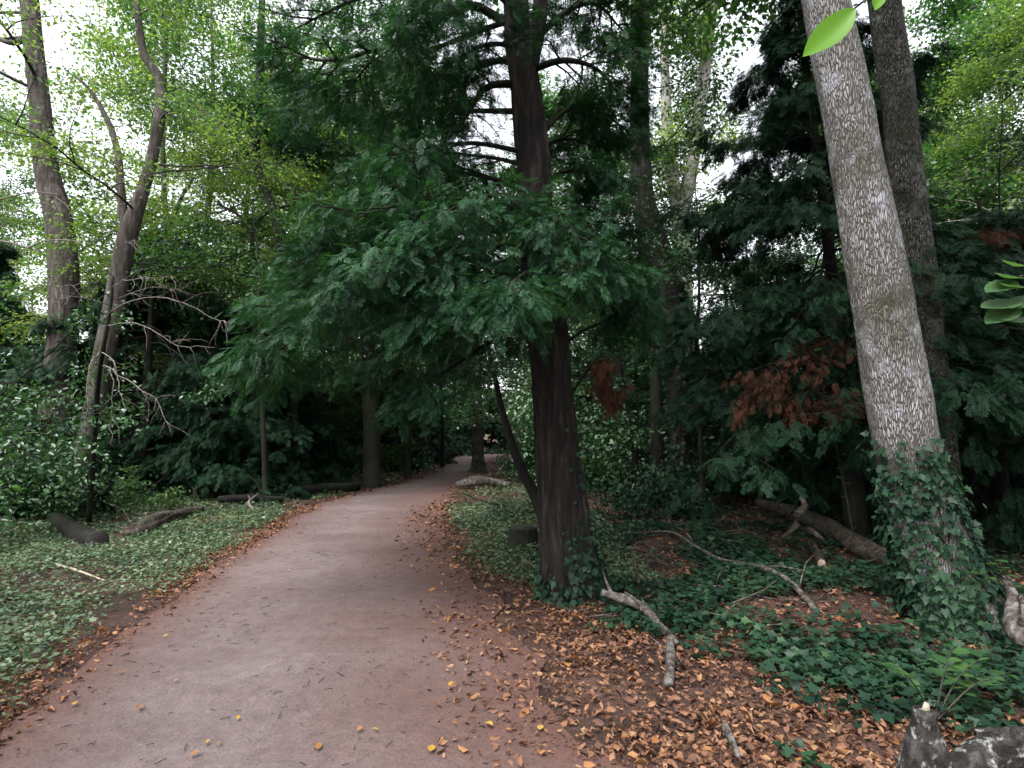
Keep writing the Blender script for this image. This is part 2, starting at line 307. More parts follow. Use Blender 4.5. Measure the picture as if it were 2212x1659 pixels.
# ---------------------------------------------------------------- growing things
def grow(rng, br, anch, p, d, L, r, lvl, droop=.1, wig=.25, kids=(5,5), sides=5, lean=None, upk=0.0, astep=.22):
    """a limb with side limbs; the finest level leaves leaf anchors (point, direction)"""
    n = 6; P = [np.array(p, float)]; d = norm(np.array(d, float)); D = [d]
    for i in range(n):
        d = norm(d + rng.normal(0, wig/ n**.5, 3) + np.array([0,0,-droop/n*1.6+upk/n])); P.append(P[-1]+d*L/n); D.append(d)
    P = np.array(P); D = np.array(D); rad = r*np.linspace(1, .3, n+1)
    tube(br, P, rad, sides if lvl else 3, cap=False)
    if lvl == 0:
        m = max(2, int(L/astep)); t = np.sort(rng.uniform(.15, 1, m))*n
        for x in t:
            i = min(int(x), n-1); anch.append(np.concatenate([P[i]*(1-x+i)+P[i+1]*(x-i), D[i]]))
        anch.append(np.concatenate([P[-1], D[-1]])); return
    kn = kids[lvl-1] if lvl-1 < len(kids) else 5
    for j in range(kn):
        x = (.22+.75*(j+rng.uniform(.1,.9))/kn)*n; i = min(int(x), n-1); q = P[i]*(1-x+i)+P[i+1]*(x-i)
        s = norm(np.cross(D[i], [0,0,1])+rng.normal(0,.15,3))*(1 if j%2 else -1)
        nd = D[i]*rng.uniform(.4,.9)+s*rng.uniform(.6,1.0)+rng.normal(0,.18,3)
        grow(rng, br, anch, q, nd, L*(.62-.3*x/n)*rng.uniform(.8,1.2), r*.45, lvl-1, droop, wig, kids, sides, None, upk, astep)
    grow(rng, br, anch, P[-1], D[-1], L*.35, r*.3, lvl-1, droop, wig, kids, 3, None, upk, astep)
def leaves(acc, rng, anch, tpls, per, size, spread=(.14,.14,.07), flat=.5, droop=.25, sj=.3):
    if not len(anch): return
    a = np.repeat(np.array(anch), per, axis=0); N = len(a)
    pos = a[:,:3] + rng.normal(0, 1, (N,3))*np.array(spread)
    d = a[:,3:]*.5 + rng.normal(0, .7, (N,3)); d[:,2] = d[:,2]*.5 - droop
    up = np.array([0,0,1.0]) + rng.normal(0, flat, (N,3)); sz = size*rng.uniform(1-sj, 1+sj, N); w_ = rng.integers(0, len(tpls), N)
    for t in range(len(tpls)): k = w_ == t; place(acc, tpls[t], pos[k], d[k], up[k], sz[k])
def sprays(acc, rng, anch, per, size, droop=.35, flat=.3, hang=0.):
    a = np.repeat(np.array(anch), per, axis=0); N = len(a)
    pos = a[:,:3] + rng.normal(0, .05, (N,3)); s = norm(np.cross(a[:,3:], [0,0,1.]))*np.where(rng.random((N,1)) < .5, 1, -1)
    d = a[:,3:]*.8 + s*rng.uniform(.1,1.0,(N,1)) + rng.normal(0,.22,(N,3)); d[:,2] -= droop + hang*rng.random(N)
    up = np.array([0,0,1.]) + rng.normal(0, flat, (N,3)); sz = size*rng.uniform(.6,1.25,N); w_ = rng.integers(0, len(SPR), N)
    for t in range(len(SPR)): k = w_ == t; place(acc, SPR[t], pos[k], d[k], up[k], sz[k])
SPR = [T_spray(8, .030, .16+.05*s, s, .38) for s in range(5)]
SPRL = [T_spray(7, .038, .2, s, .42) for s in range(4)]
OV, DI, IV = [T_oval(), T_oval(.24,.05,.2)], [T_diamond(), T_diamond(.26)], [T_ivy()]
CU = [T_curl(.5), T_curl(.2), T_curl(-.25), T_curl(.75, .16), T_curl(-.5, .18)]

def trunk_line(pts, Y, n=40, dY=0.0):
    """pts (x, y, width in photo pixels) at depth Y -> centre line and radii in metres; dY leans the tree away"""
    P = []; r = []
    for i, (x, y, w_) in enumerate(pts):
        yy = Y + dY*i/(len(pts)-1); P.append(wp(x, y, yy)); r.append(px2m(x, y, w_, yy)/2)
    P[0][2] = H(P[0][0], P[0][1])-.15
    Q = catmull(P, n); t = np.linspace(0, len(pts)-1, n); return Q, np.interp(t, np.arange(len(pts)), r)
def extend(Q, r, h, n=10, taper=.25, seed=0):
    """carries a trunk on above the frame up to height h"""
    rg = np.random.default_rng(seed); d = norm(Q[-1]-Q[-4]); d = norm(d*.5+np.array([0,0,1.])*.5); k = (h-Q[-1][2])/n
    if k <= 0: return Q, r
    P = [Q[-1]]
    for i in range(n): d = norm(d+rg.normal(0,.08,3)+np.array([0,0,.05])); P.append(P[-1]+d*k/max(d[2],.5))
    return np.vstack([Q, P[1:]]), np.concatenate([r, r[-1]*np.linspace(.95, taper, n)])
def at_z(Q, z):
    i = int(np.argmin(abs(Q[:,2]-z))); return Q[i], i
def ivy_on(acc, rng, Q, r, z0, z1, n, size=.06, tpl=None, dens=None, off=.02, thick=.04):
    m = (Q[:,2] >= z0) & (Q[:,2] <= z1); idx = np.where(m)[0]
    if len(idx) < 2: return
    x = rng.uniform(idx[0], idx[-1], n); i = x.astype(int); f = (x-i)[:,None]; j = np.minimum(i+1, len(Q)-1)
    P = Q[i]*(1-f)+Q[j]*f; rr = r[i]*(1-f[:,0])+r[j]*f[:,0]; th = rng.uniform(0, 2*np.pi, n)
    o = np.stack([np.cos(th), np.sin(th), np.zeros(n)],1)
    keep = np.array([dens(P[q][2], th[q], rng.random()) if dens else True for q in range(n)])
    P, rr, o, th = P[keep], rr[keep], o[keep], th[keep]; N = len(P)
    pos = P + o*(rr+off+rng.exponential(thick, N))[:,None]
    d = np.array([0,0,-1.])*.8 + o*.45 + rng.normal(0,.45,(N,3)); up = o + rng.normal(0,.35,(N,3)) + np.array([0,0,.5])
    place(acc, (tpl or IV)[0], pos, d, up, size*rng.uniform(.55,1.3,N))

def tree(name, label, cat, Q, r, bark, sides=16, rough=.08, ridges=.0, group=None, forks=()):
    t = empty(name, Q[0]+np.array([0,0,.15]), label, cat, group); A = Acc(); tube(A, Q, r, sides, rough, seed=len(label), ridges=ridges)
    for (Qf, rf) in forks: tube(A, Qf, rf, max(8, sides//2), rough, seed=3)
    A.build('trunk', bark, t, True); return t
def crown(t, br, lv, bark, leafmat, cname='crown'):
    if br.n: br.build('branches', bark, t, True)
    lv.build(cname, leafmat, t)
def limbs_on(rng, br, anch, Q, r, z0, z1, n, L, lvl=2, up=.25, droop=.15, kids=(4,5), rr=.35, az=None, wig=.3, upk=0, taper=True, sides=6, astep=.22):
    for j in range(n):
        z = z0+(z1-z0)*(j+rng.random())/n; q, i = at_z(Q, z); a = rng.uniform(0, 2*np.pi) if az is None else R(rng.uniform(*az))
        l = L*(1-.45*((z-z0)/max(z1-z0,.1)) if taper else 1)*rng.uniform(.75,1.2)
        grow(rng, br, anch, q, (math.cos(a), math.sin(a), up+rng.normal(0,.12)), l, max(r[i]*rr, .012), lvl, droop, wig, kids, sides, None, upk, astep)

def limb_px(rng, br, anch, pts, r0, sub=12, L=.9, droop=.3, lvl=1, kids=(5,4), n=16, upk=0):
    """a limb through photo points (x, y, depth) with side branches"""
    P = catmull([wp(*p) for p in pts], n); tube(br, P, np.linspace(r0, r0*.25, n), 7, .12, cap=False)
    D = norm(np.gradient(P, axis=0))
    for j in range(sub):
        x = (.18+.80*(j+rng.random())/sub)*(n-1); i = min(int(x), n-2); q = P[i]*(1-x+i)+P[i+1]*(x-i)
        s = norm(np.cross(D[i], [0,0,1]))*(1 if j%2 else -1); nd = D[i]*rng.uniform(.3,.9)+s*rng.uniform(.5,1)+rng.normal(0,.15,3)
        grow(rng, br, anch, q, nd, L*(1-.4*x/n)*rng.uniform(.7,1.2), r0*.35, lvl, droop, .3, kids, 4, None, upk, .16)
    grow(rng, br, anch, P[-1], D[-1], L*.6, r0*.25, lvl, droop, .3, kids, 4, None, upk, .16)

# ================================================================ 1. the dark yew beside the path
rng = np.random.default_rng(11)
Q, r = trunk_line([(1240,1300,150),(1232,1240,122),(1222,1150,100),(1207,1000,92),(1195,850,86),(1180,700,84),(1165,560,80),(1155,430,74),(1150,300,68),(1132,150,60),(1118,50,52),(1108,-60,48)], 5.8, 90)
Q, r = extend(Q, r, 11.5)
fk = catmull([wp(1138,160,5.8), wp(1158,80,5.7), wp(1172,-20,5.6), wp(1185,-120,5.5)], 16)
t = tree('yew_tree', 'dark reddish brown yew standing at the right edge of the path, fronds spread over it', 'tree', Q, r, M['bark_yew'], 56, .15, .22, forks=[(fk, np.linspace(.11,.06,16))])
YQ, YR = Q, r
br, lv, an = Acc(), Acc(), []
for pts, r0, sub, L, dens in [
 ([(1150,620,5.8),(1000,590,5.2),(820,620,4.9),(680,690,5.1),(590,770,5.3)], .045, 18, .8, 3),
 ([(1150,600,5.8),(980,560,6.2),(780,590,6.4),(600,650,6.8)], .04, 18, .9, 3),
 ([(1150,560,5.8),(1050,530,5.0),(900,550,4.6),(770,590,4.5)], .035, 16, .7, 3),
 ([(1160,520,5.8),(1010,470,6.6),(840,480,7.2),(720,520,7.6)], .04, 14, .9, 3),
 ([(1150,460,5.8),(1000,430,5.4),(870,440,5.2),(770,470,5.4)], .035, 14, .8, 2),
 ([(1150,420,5.8),(1040,380,6.4),(920,370,7.0),(800,390,7.4)], .035, 12, .9, 2),
 ([(1170,650,5.8),(1060,660,4.9),(960,680,4.5)], .03, 12, .55, 3),
 ([(1175,600,5.6),(1160,580,4.9),(1120,600,4.4),(1090,630,4.1)], .03, 10, .5, 3),
 ([(1165,500,5.6),(1190,470,5.0),(1230,490,4.7),(1250,540,4.5)], .03, 9, .5, 2),
 ([(1190,620,5.8),(1250,590,5.6),(1310,600,5.6),(1360,640,5.8)], .03, 11, .55, 3),
 ([(1180,520,5.8),(1240,480,6.2),(1300,490,6.5),(1340,520,6.7)], .03, 11, .6, 2),
 ([(1165,400,5.8),(1220,370,5.8),(1270,370,5.8),(1310,400,6.0)], .03, 9, .5, 2),
 ([(1160,300,5.8),(1220,240,6.0),(1280,230,6.4),(1340,270,6.6)], .035, 11, .6, 2),
 ([(1150,150,5.8),(1220,130,5.6),(1290,150,5.8),(1340,210,6.0)], .04, 12, .6, 2),
 ([(1160,80,5.7),(1230,20,5.9),(1290,10,6.2),(1340,60,6.4)], .04, 12, .6, 2),
 ([(1120,180,5.8),(1050,190,5.7),(1000,260,5.5),(935,330,5.4)], .045, 7, .4, 1),
 ([(1110,60,5.8),(1020,10,5.8),(960,35,5.6),(900,75,5.4),(830,100,5.2),(720,130,5.2),(640,120,5.4)], .05, 18, .7, 2),
 ([(1110,-30,5.8),(980,-60,6.2),(850,-30,6.6),(740,10,7.0),(660,50,7.2)], .05, 15, .8, 2),
 ([(1120,240,5.8),(1010,240,6.8),(900,250,7.4),(820,280,8.0)], .035, 10, .7, 1),
 ([(1110,20,5.7),(1060,-20,5.0),(980,-20,4.6),(900,20,4.4)], .035, 10, .5, 2),
 ([(1120,120,5.8),(960,160,6.4),(800,190,6.6),(700,220,6.8)], .035, 14, .8, 2),
 ([(1140,330,5.8),(1030,310,5.5),(920,320,5.3),(830,350,5.4)], .03, 10, .6, 1),
 ([(1150,480,5.9),(1040,450,7.2),(900,440,8.2),(760,430,9.0)], .035, 14, 1.0, 3),
 ([(1120,100,5.8),(1060,95,5.5),(1000,120,5.3),(940,170,5.2)], .03, 9, .5, 2),
 ([(1150,330,5.9),(1220,300,6.3),(1290,320,6.8)], .028, 9, .5, 2),
 ([(1130,150,5.8),(1060,130,6.2),(980,170,6.5),(920,230,6.7)], .026, 12, .6, 2),
 ([(1172,700,5.8),(1070,735,5.4),(975,795,5.1),(905,850,5.0)], .022, 8, .45, 2),
 ([(1168,660,5.8),(1040,700,6.4),(900,740,6.8),(760,800,7.0)], .026, 12, .6, 2),
 ([(1150,440,5.7),(1080,420,5.0),(1000,440,4.6),(930,480,4.4)], .026, 10, .5, 2),
 ([(1145,360,5.8),(1060,340,6.8),(940,330,7.8),(830,330,8.6)], .03, 12, .8, 2),
 ([(1150,500,5.7),(1040,500,5.4),(900,510,5.6),(760,540,5.9),(660,600,6.1)], .034, 15, .7, 3),
 ([(1110,40,5.8),(1000,80,6.2),(880,130,6.6),(760,180,7.0),(640,230,7.2)], .034, 14, .7, 2),
 ([(1195,770,5.8),(1250,720,6.0),(1320,690,6.3),(1380,690,6.6)], .022, 6, .4, 2),
 ([(1160,560,5.9),(1100,560,7.0),(1020,600,7.8),(930,650,8.4)], .035, 12, .9, 3),
 ([(1170,620,5.9),(1230,600,6.9),(1280,620,7.6),(1320,660,8.2)], .03, 10, .7, 2),
]:
    an = []; limb_px(rng, br, an, pts, r0, sub, L, .18, 1, (7,)); sprays(lv, rng, an, dens, .16, .12, .4, .25); n_an = len(an)
a2 = []; limbs_on(rng, br, a2, Q, r, 6.5, 11.3, 16, 1.9, 1, .1, .3, (7,))
sprays(lv, rng, a2, 3, .3)
crown(t, br, lv, M['bark_dark'], M['yew'])
A = Acc(); an = []; b2 = Acc()
limb_px(rng, b2, an, [(1235,850,5.8),(1270,800,5.7),(1300,770,5.7),(1320,830,5.7)], .016, 7, .26, .9, kids=(3,)); sprays(A, rng, an, 2, .13, .9)
b2.build('dead_branch', M['bark_dark'], t); tag(A.build('dead_foliage', M['dead'], t), 'rusty brown withered fronds hanging right of the trunk')
# ivy on its foot
A = Acc(); ivy_on(A, rng, Q, r, -.1, .75, 1300, .06, dens=lambda z,th,u: u < 1.05-z*1.1 and (math.cos(th) > -.2 or z < .25), thick=.05)
ivy_on(A, rng, Q, r, .3, 1.9, 420, .05, dens=lambda z,th,u: math.cos(th) > .35 and u < .85, thick=.03)
iv = A.build('climbing_ivy', M['ivy']); tag(iv, 'ivy climbing the right side of the dark yew trunk by the path', 'ivy', 'climbing ivy')

# ================================================================ 2. big pale trunk on the right
Q, r = trunk_line([(2085,1400,300),(2068,1330,235),(2040,1250,195),(1990,1100,162),(1957,950,150),(1930,800,144),(1905,650,135),(1878,500,126),(1850,350,117),(1824,200,110),(1795,60,104),(1768,-80,98)], 4.9, 110)
BQ, BR = Q, r
Q, r = extend(Q, r, 17, 14, .3)
t = tree('large_tree', 'thick leaning tree with pale grey scaly bark and lichen patches at the right', 'tree', Q, r, M['bark_pale'], 64, .05, .06)
rng = np.random.default_rng(5); br, lv, an = Acc(), Acc(), []
limbs_on(rng, br, an, Q, r, 8.5, 16.5, 16, 4.6, 2, .3, .1, (4,5)); leaves(lv, rng, an, DI, 12, .15, (.3,.3,.15))  # limbs above the view made denser to shade the right side
crown(t, br, lv, M['bark_grey'], M['mid'])
A = Acc()
def dz(z, th, u):
    f = math.sin(th*2+z*3)*.2 + mnoise.noise(Vector((math.cos(th)*1.6, math.sin(th)*1.6, z*2.2)))*1.1
    top = 1.42 + .18*math.sin(th*3) + (.22 if math.cos(th) < -.6 else 0)
    return z < top and u < (.95+f)*(1.15-.45*max(z-.9,0)*1.5)
ivy_on(A, rng, Q, r, -.1, 1.75, 4400, .062, dens=dz, thick=.02)
def stems(A, Q, r, zt, n, seed, th0=0, th1=6.28):
    rg = np.random.default_rng(seed)
    for k in range(n):
        th = rg.uniform(th0, th1); P = []
        for z in np.linspace(0, zt*rg.uniform(.5,1), 16):
            q, i = at_z(Q, z); th += rg.normal(0,.09); P.append(q+np.array([math.cos(th), math.sin(th),0])*(r[i]+.005))
        tube(A, P, np.linspace(.011,.004,16), 5)
iv = A.build('climbing_ivy', M['ivy']); tag(iv, 'thick ivy climbing the foot of the pale grey scaly trunk', 'ivy', 'climbing ivy')
A = Acc(); stems(A, Q, r, 1.4, 9, 4, 2.8, 6.6); A.build('ivy_stem', M['bark_dark'], iv)

# second trunk behind it
Q, r = trunk_line([(2045,1235,120),(2035,1100,92),(2020,900,86),(2003,750,84),(1985,600,84),(1966,450,84),(1952,330,82),(1940,200,78),(1922,80,74),(1900,-60,70)], 7.0, 60)
Q, r = extend(Q, r, 16, 12, .3)
f2 = catmull([wp(1955,230,7.0), wp(2010,150,7.2), wp(2060,90,7.6), wp(2110,-60,8)], 12)
t = tree('tree', 'mottled grey green trunk standing right behind the thick pale one', 'tree', Q, r, M['bark_grey'], 28, .08, .05, forks=[])
rng = np.random.default_rng(6); br, lv, an = Acc(), Acc(), []
limbs_on(rng, br, an, Q, r, 8.6, 15.5, 16, 4.2, 2, .3, .1, (4,5)); leaves(lv, rng, an, DI, 12, .14, (.3,.3,.15))  # this out-of-view crown is thickened as well, for shade below
crown(t, br, lv, M['bark_grey'], M['mid'])

# ================================================================ 3. trees with a traced trunk and a grown crown
def broad(name, label, trunk, Y, h, bark, leafm, crowns, seed, forks=(), size=.085, per=6, sides=16, kids=(4,5), group=None, flat=.5, spread=(.16,.16,.07), tpl=None, ext=True, bmat=None):
    rng = np.random.default_rng(seed); Q, r = trunk_line(trunk, Y, 50)
    if ext: Q, r = extend(Q, r, h, 12, .25, seed)
    fs = []
    for pts in forks:
        q, rr = [], []
        for (x,y,w_) in pts: q.append(wp(x,y,Y)); rr.append(px2m(x,y,w_,Y)/2)
        n = 24; fs.append((catmull(q,n), np.interp(np.linspace(0,len(q)-1,n), range(len(q)), rr)))
        if pts[-1][1] <= 5: fs[-1] = extend(fs[-1][0], fs[-1][1], h*.9, 8, .3, seed+1)
    t = tree(name, label, 'tree', Q, r, bark, sides, .08, .05, group, fs)
    br, lv, an = Acc(), Acc(), []
    for (which, z0, z1, n, L, lvl, up, az) in crowns:
        q_, r_ = (Q, r) if which == 0 else fs[which-1]
        if n <= 9:
            for j in range(n):
                b1 = Acc(); limbs_on(rng, b1, an, q_, r_, z0+(z1-z0)*j/n, z0+(z1-z0)*(j+1)/n, 1, L, lvl, up, .12, kids, .2, az, astep=.2); b1.build('branch', bark, t, True)
            continue
        limbs_on(rng, br, an, q_, r_, z0, z1, n, L, lvl, up, .12, kids, .2, az, astep=.2)
    leaves(lv, rng, an, tpl or DI, per, size, spread, flat)
    print(name, label[:30], len(an)*per)
    crown(t, br, lv, bmat or bark, leafm); return t, Q, r

broad('large_tree', 'stout brown trunk at the far left swelling and bending at mid height', [(100,1090,100),(112,1000,86),(122,900,80),(134,750,74),(138,600,70),(125,470,66),(102,370,58),(86,220,50),(72,90,48),(58,-50,46)], 14, 22, M['bark_brown'], M['light'],
  [(0,9.5,21,11,5.0,2,.2,None)], 21, forks=[[(75,60,26),(40,90,16),(0,85,12),(-60,40,8)]], sides=28, per=9, size=.10, spread=(.22,.22,.1))
broad('forked_tree', 'dark brown tree forking in a wide V behind bare dead twigs at left', [(165,1085,60),(182,980,52),(205,880,50),(222,780,48),(244,680,50),(262,570,46),(278,500,46),(302,430,32),(326,350,27),(346,240,26),(343,170,24),(308,110,20),(295,0,14),(290,-60,12)], 12.5, 15, M['bark_brown'], M['light'],
  [(0,5.2,14,11,3.6,2,.15,None),(1,5.5,9,4,1.8,2,.1,None)], 22, forks=[[(272,500,26),(262,420,20),(254,330,17),(232,260,14),(190,190,8),(140,150,4)]], sides=24, per=8, size=.085, spread=(.2,.2,.07))
broad('tree', 'slender ivy clad tree with an S bend, left of the yew fronds', [(636,1055,30),(630,900,28),(622,740,28),(614,600,30),(600,480,28),(562,380,22),(552,330,20),(560,200,18),(566,0,14),(566,-60,12)], 17, 20, M['bark_dark'], M['mid'],
  [(0,5.5,19,20,4.2,2,.15,None)], 23, sides=12, per=8, size=.11, spread=(.25,.25,.1))
broad('crooked_tree', 'thin crooked tree with elbowed limbs left of the S bent one', [(560,1060,14),(552,900,14),(548,740,13),(556,640,12),(545,540,12),(548,490,10),(585,455,8),(640,440,5)], 15, 9, M['bark_dark'], M['mid'],
  [(0,4.5,7.5,8,2.6,2,.15,None)], 24, forks=[[(547,530,9),(520,470,7),(470,440,5)]], sides=8, per=7, size=.09, ext=False)
broad('tree', 'pale stemmed broadleaf tree with bright sunlit leaves at left', [(385,1050,20),(380,850,18),(370,650,18),(362,500,16),(355,430,12),(352,300,12),(358,100,10),(360,-50,9)], 19, 17, M['bark_grey'], M['light'],
  [(0,4.2,16,20,4.6,2,.1,None)], 25, forks=[[(362,500,12),(390,430,9),(420,380,7)]], sides=10, per=9, size=.12, spread=(.28,.28,.08))
broad('tree', 'brown trunk bent over at mid height between the yew and the pale forked tree', [(1468,1118,60),(1470,1040,48),(1470,950,46),(1462,800,44),(1450,680,42),(1440,590,46),(1412,500,48),(1394,430,42),(1388,330,38),(1384,200,35),(1388,80,33),(1392,-50,30)], 12, 19, M['bark_yew'], M['mid'],
  [(0,11.5,18,9,2.2,2,.3,None)], 26, sides=20, per=8, size=.10, spread=(.22,.22,.1))
RQ, RR = trunk_line([(1468,1118,60),(1470,1040,48),(1470,950,46),(1462,800,44),(1450,680,42)], 12, 40)
A = Acc(); rng = np.random.default_rng(3); ivy_on(A, rng, RQ, RR, 0, 4.2, 1100, .09, dens=lambda z,th,u: u < .9-.17*z, thick=.06)
tag(A.build('climbing_ivy', M['ivy']), 'ivy covering the lower half of the bent brown trunk', 'ivy', 'climbing ivy')
broad('tree', 'dark ivy grown stem just left of the bent brown trunk', [(1418,1100,34),(1420,980,30),(1418,850,28),(1412,720,26),(1400,600,26),(1385,500,24),(1372,400,22),(1370,250,18),(1372,100,16)], 12.8, 13, M['bark_dark'], M['holly'],
  [(0,4.5,12,14,2.2,2,.1,None)], 27, sides=14, per=6, size=.085)
broad('pale_tree', 'tall whitish smooth trunk forking in two before the open sky', [(1486,1060,34),(1488,900,36),(1484,780,36),(1478,640,38),(1472,540,40),(1470,460,42),(1455,400,28),(1442,300,24),(1436,150,20),(1432,-40,18)], 19, 22, M['bark_white'], M['light'],
  [(0,5.5,20,18,2.2,2,.3,None),(1,7,18,14,1.5,2,.3,None)], 28, forks=[[(1472,470,32),(1492,380,30),(1510,250,28),(1528,100,26),(1545,-40,24)]], sides=16, per=8, size=.12, spread=(.25,.25,.12))
broad('yew_tree', 'dark straight trunk at the left edge where the path bends', [(803,1058,46),(803,1000,38),(803,930,36),(798,850,34),(796,770,30),(790,650,26),(785,500,20)], 17.6, 13, M['bark_dark'], M['yewd'],
  [(0,4.8,12,22,3.4,2,.0,None)], 29, sides=18, per=7, size=.22, tpl=SPRL, spread=(.2,.2,.15))
broad('sapling', 'thin dark sapling left of the distant bend of the path', [(955,1010,10),(956,950,8),(953,850,7),(950,700,5)], 28, 8, M['bark_dark'], M['mid'],
  [(0,2.2,8,14,2.4,2,.1,None)], 30, sides=8, per=7, size=.14, spread=(.3,.3,.12))
broad('beech_tree', 'distant tree with spreading root flare on the far bend of the path', [(1034,1022,60),(1034,1010,34),(1033,985,26),(1031,930,24),(1030,800,20),(1030,600,18)], 24.5, 15, M['bark_grey'], M['holly'],
  [(0,4.0,14,26,4.0,2,.08,None)], 31, sides=16, per=9, size=.14, spread=(.3,.3,.12))
broad('leaning_tree', 'dark stem leaning left behind the yew with glossy leaves above the path', [(1190,1150,34),(1165,1090,27),(1130,1020,22),(1105,955,18),(1085,890,15),(1070,820,11),(1050,730,8)], 9.6, 5, M['bark_dark'], M['holly'],
  [(0,2.5,3.4,9,1.2,2,.15,None)], 32, sides=14, per=5, size=.075, ext=False)
for x0, x1, yb, Y, s, lab in [(1385,1330,1075,13.5,33,'thin leaning stem right of the yew trunk'),(1362,1345,1040,16,34,'slim bare sapling in the gap right of the yew'),(1682,1690,1075,14.5,36,'thin dark trunk under the conifer with rusty fronds'),(1795,1770,1080,13,37,'straight dark stem left of the thick pale trunk'),(575,560,1080,13.5,39,'dark trunk beside the twisted stick at left'),(1560,1572,1085,12.5,91,'slim dark stem midway between the bent trunk and the rusty fronds'),(1605,1590,1070,15,92,'thin stem just left of the rusty fronds'),(1520,1505,1095,11.5,93,'thin stem right of the bent brown trunk'),(2120,2150,1120,9.5,94,'dark stem right of the ivy clad foot'),(880,890,1035,21,96,'slender stem left of the far bend beyond the straight trunk')]:
    broad('sapling', lab, [(x0,yb,16),((x0*.7+x1*.3),yb-110,13),(x0*.3+x1*.7,yb-230,11),(x1,yb-380,8)], Y, 7.5, M['bark_dark'], M['holly'], [(0,2.6,7,9,1.8,2,.1,None)], s, sides=8, per=5, size=.09)

# ---- conifers -------------------------------------------------------------------------
def conifer(name, label, base, h, r0, seed, zlow, L, n, leafm, size=.34, per=2, lean=(0,0), droop=.3, spr=SPR, kids=(5,5), group=None, bark='bark_dark', taper=.85, up=.05, link=True, lvl=2, hang=.1):
    rng = np.random.default_rng(seed); b = np.array([base[0], base[1], H(base[0], base[1])-.1])
    Q = catmull([b, b+np.array([lean[0]*.3, lean[1]*.3, h*.4]), b+np.array([lean[0], lean[1], h])], 50); r = np.linspace(r0, .03, 50)
    t = tree(name, label, 'tree', Q, r, M[bark], 14, .1, .05, group); br, lv, an = Acc(), Acc(), []
    for j in range(n):
        z = zlow+(h*.97-zlow)*((j+rng.random())/n)**1.1; q, i = at_z(Q, z); a = rng.uniform(0, 2*np.pi)
        l = (L*(1-taper*(z-zlow)/(h-zlow))+.2)*rng.uniform(.75,1.15)
        grow(rng, br, an, q, (math.cos(a), math.sin(a), up+rng.normal(0,.1)), l, max(r[i]*.3,.012), lvl, droop, .25, kids, 5, None, 0, .26)
    global SPR
    keep = SPR; SPR = spr; sprays(lv, rng, an, per, size, .3, .35, hang); SPR = keep
    print(name, label[:30], len(an)*per); crown(t, br, lv, M['bark_dark'], leafm); return t
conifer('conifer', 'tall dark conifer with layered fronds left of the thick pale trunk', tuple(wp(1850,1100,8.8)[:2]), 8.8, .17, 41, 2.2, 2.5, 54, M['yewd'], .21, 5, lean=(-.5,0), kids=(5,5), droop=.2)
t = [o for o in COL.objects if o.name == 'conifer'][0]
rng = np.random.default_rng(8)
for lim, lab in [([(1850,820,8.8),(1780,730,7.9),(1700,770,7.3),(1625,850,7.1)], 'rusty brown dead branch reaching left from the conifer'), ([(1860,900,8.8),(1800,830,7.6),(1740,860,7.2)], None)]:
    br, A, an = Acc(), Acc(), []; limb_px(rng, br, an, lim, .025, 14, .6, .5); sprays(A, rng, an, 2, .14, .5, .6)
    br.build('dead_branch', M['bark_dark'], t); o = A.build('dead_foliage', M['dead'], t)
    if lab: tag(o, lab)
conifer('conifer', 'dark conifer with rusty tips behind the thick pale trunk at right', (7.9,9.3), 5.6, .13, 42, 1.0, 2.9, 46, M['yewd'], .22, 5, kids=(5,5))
t = [o for o in COL.objects if o.name == 'conifer.001'][0]
for lim in ([(2060,560,8.8),(2010,520,8.3),(2080,510,8.2),(2150,500,8.2)], [(2000,760,8.6),(2050,730,8.3),(2120,720,8.2)], [(2000,850,8.6),(2030,810,8.3),(2060,790,8.3)]):
    br, A, an = Acc(), Acc(), []; limb_px(rng, br, an, lim, .02, 7, .35, .4); sprays(A, rng, an, 2, .2, .5)
    br.build('dead_branch', M['bark_dark'], t); A.build('dead_foliage', M['dead'], t)
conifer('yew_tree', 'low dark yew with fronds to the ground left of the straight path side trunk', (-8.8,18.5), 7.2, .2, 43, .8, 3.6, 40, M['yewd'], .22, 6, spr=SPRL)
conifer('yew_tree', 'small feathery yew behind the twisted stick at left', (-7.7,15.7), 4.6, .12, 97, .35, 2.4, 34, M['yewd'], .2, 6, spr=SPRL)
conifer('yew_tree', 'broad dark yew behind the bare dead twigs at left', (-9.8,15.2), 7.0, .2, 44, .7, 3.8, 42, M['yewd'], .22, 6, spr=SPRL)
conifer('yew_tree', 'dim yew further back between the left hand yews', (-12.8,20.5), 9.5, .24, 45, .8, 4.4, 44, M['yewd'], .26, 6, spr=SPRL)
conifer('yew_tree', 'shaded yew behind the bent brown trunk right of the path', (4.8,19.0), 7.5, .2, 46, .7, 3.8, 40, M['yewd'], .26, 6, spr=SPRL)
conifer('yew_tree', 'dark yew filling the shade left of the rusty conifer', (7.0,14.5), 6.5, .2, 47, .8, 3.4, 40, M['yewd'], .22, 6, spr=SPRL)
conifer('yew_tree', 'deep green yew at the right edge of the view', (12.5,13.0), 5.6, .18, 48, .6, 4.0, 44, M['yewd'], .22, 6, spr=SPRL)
conifer('yew_tree', 'dark yew behind the far left trunk', (-17.5,17.5), 8.5, .24, 49, .6, 4.4, 42, M['yewd'], .26, 6, spr=SPRL)

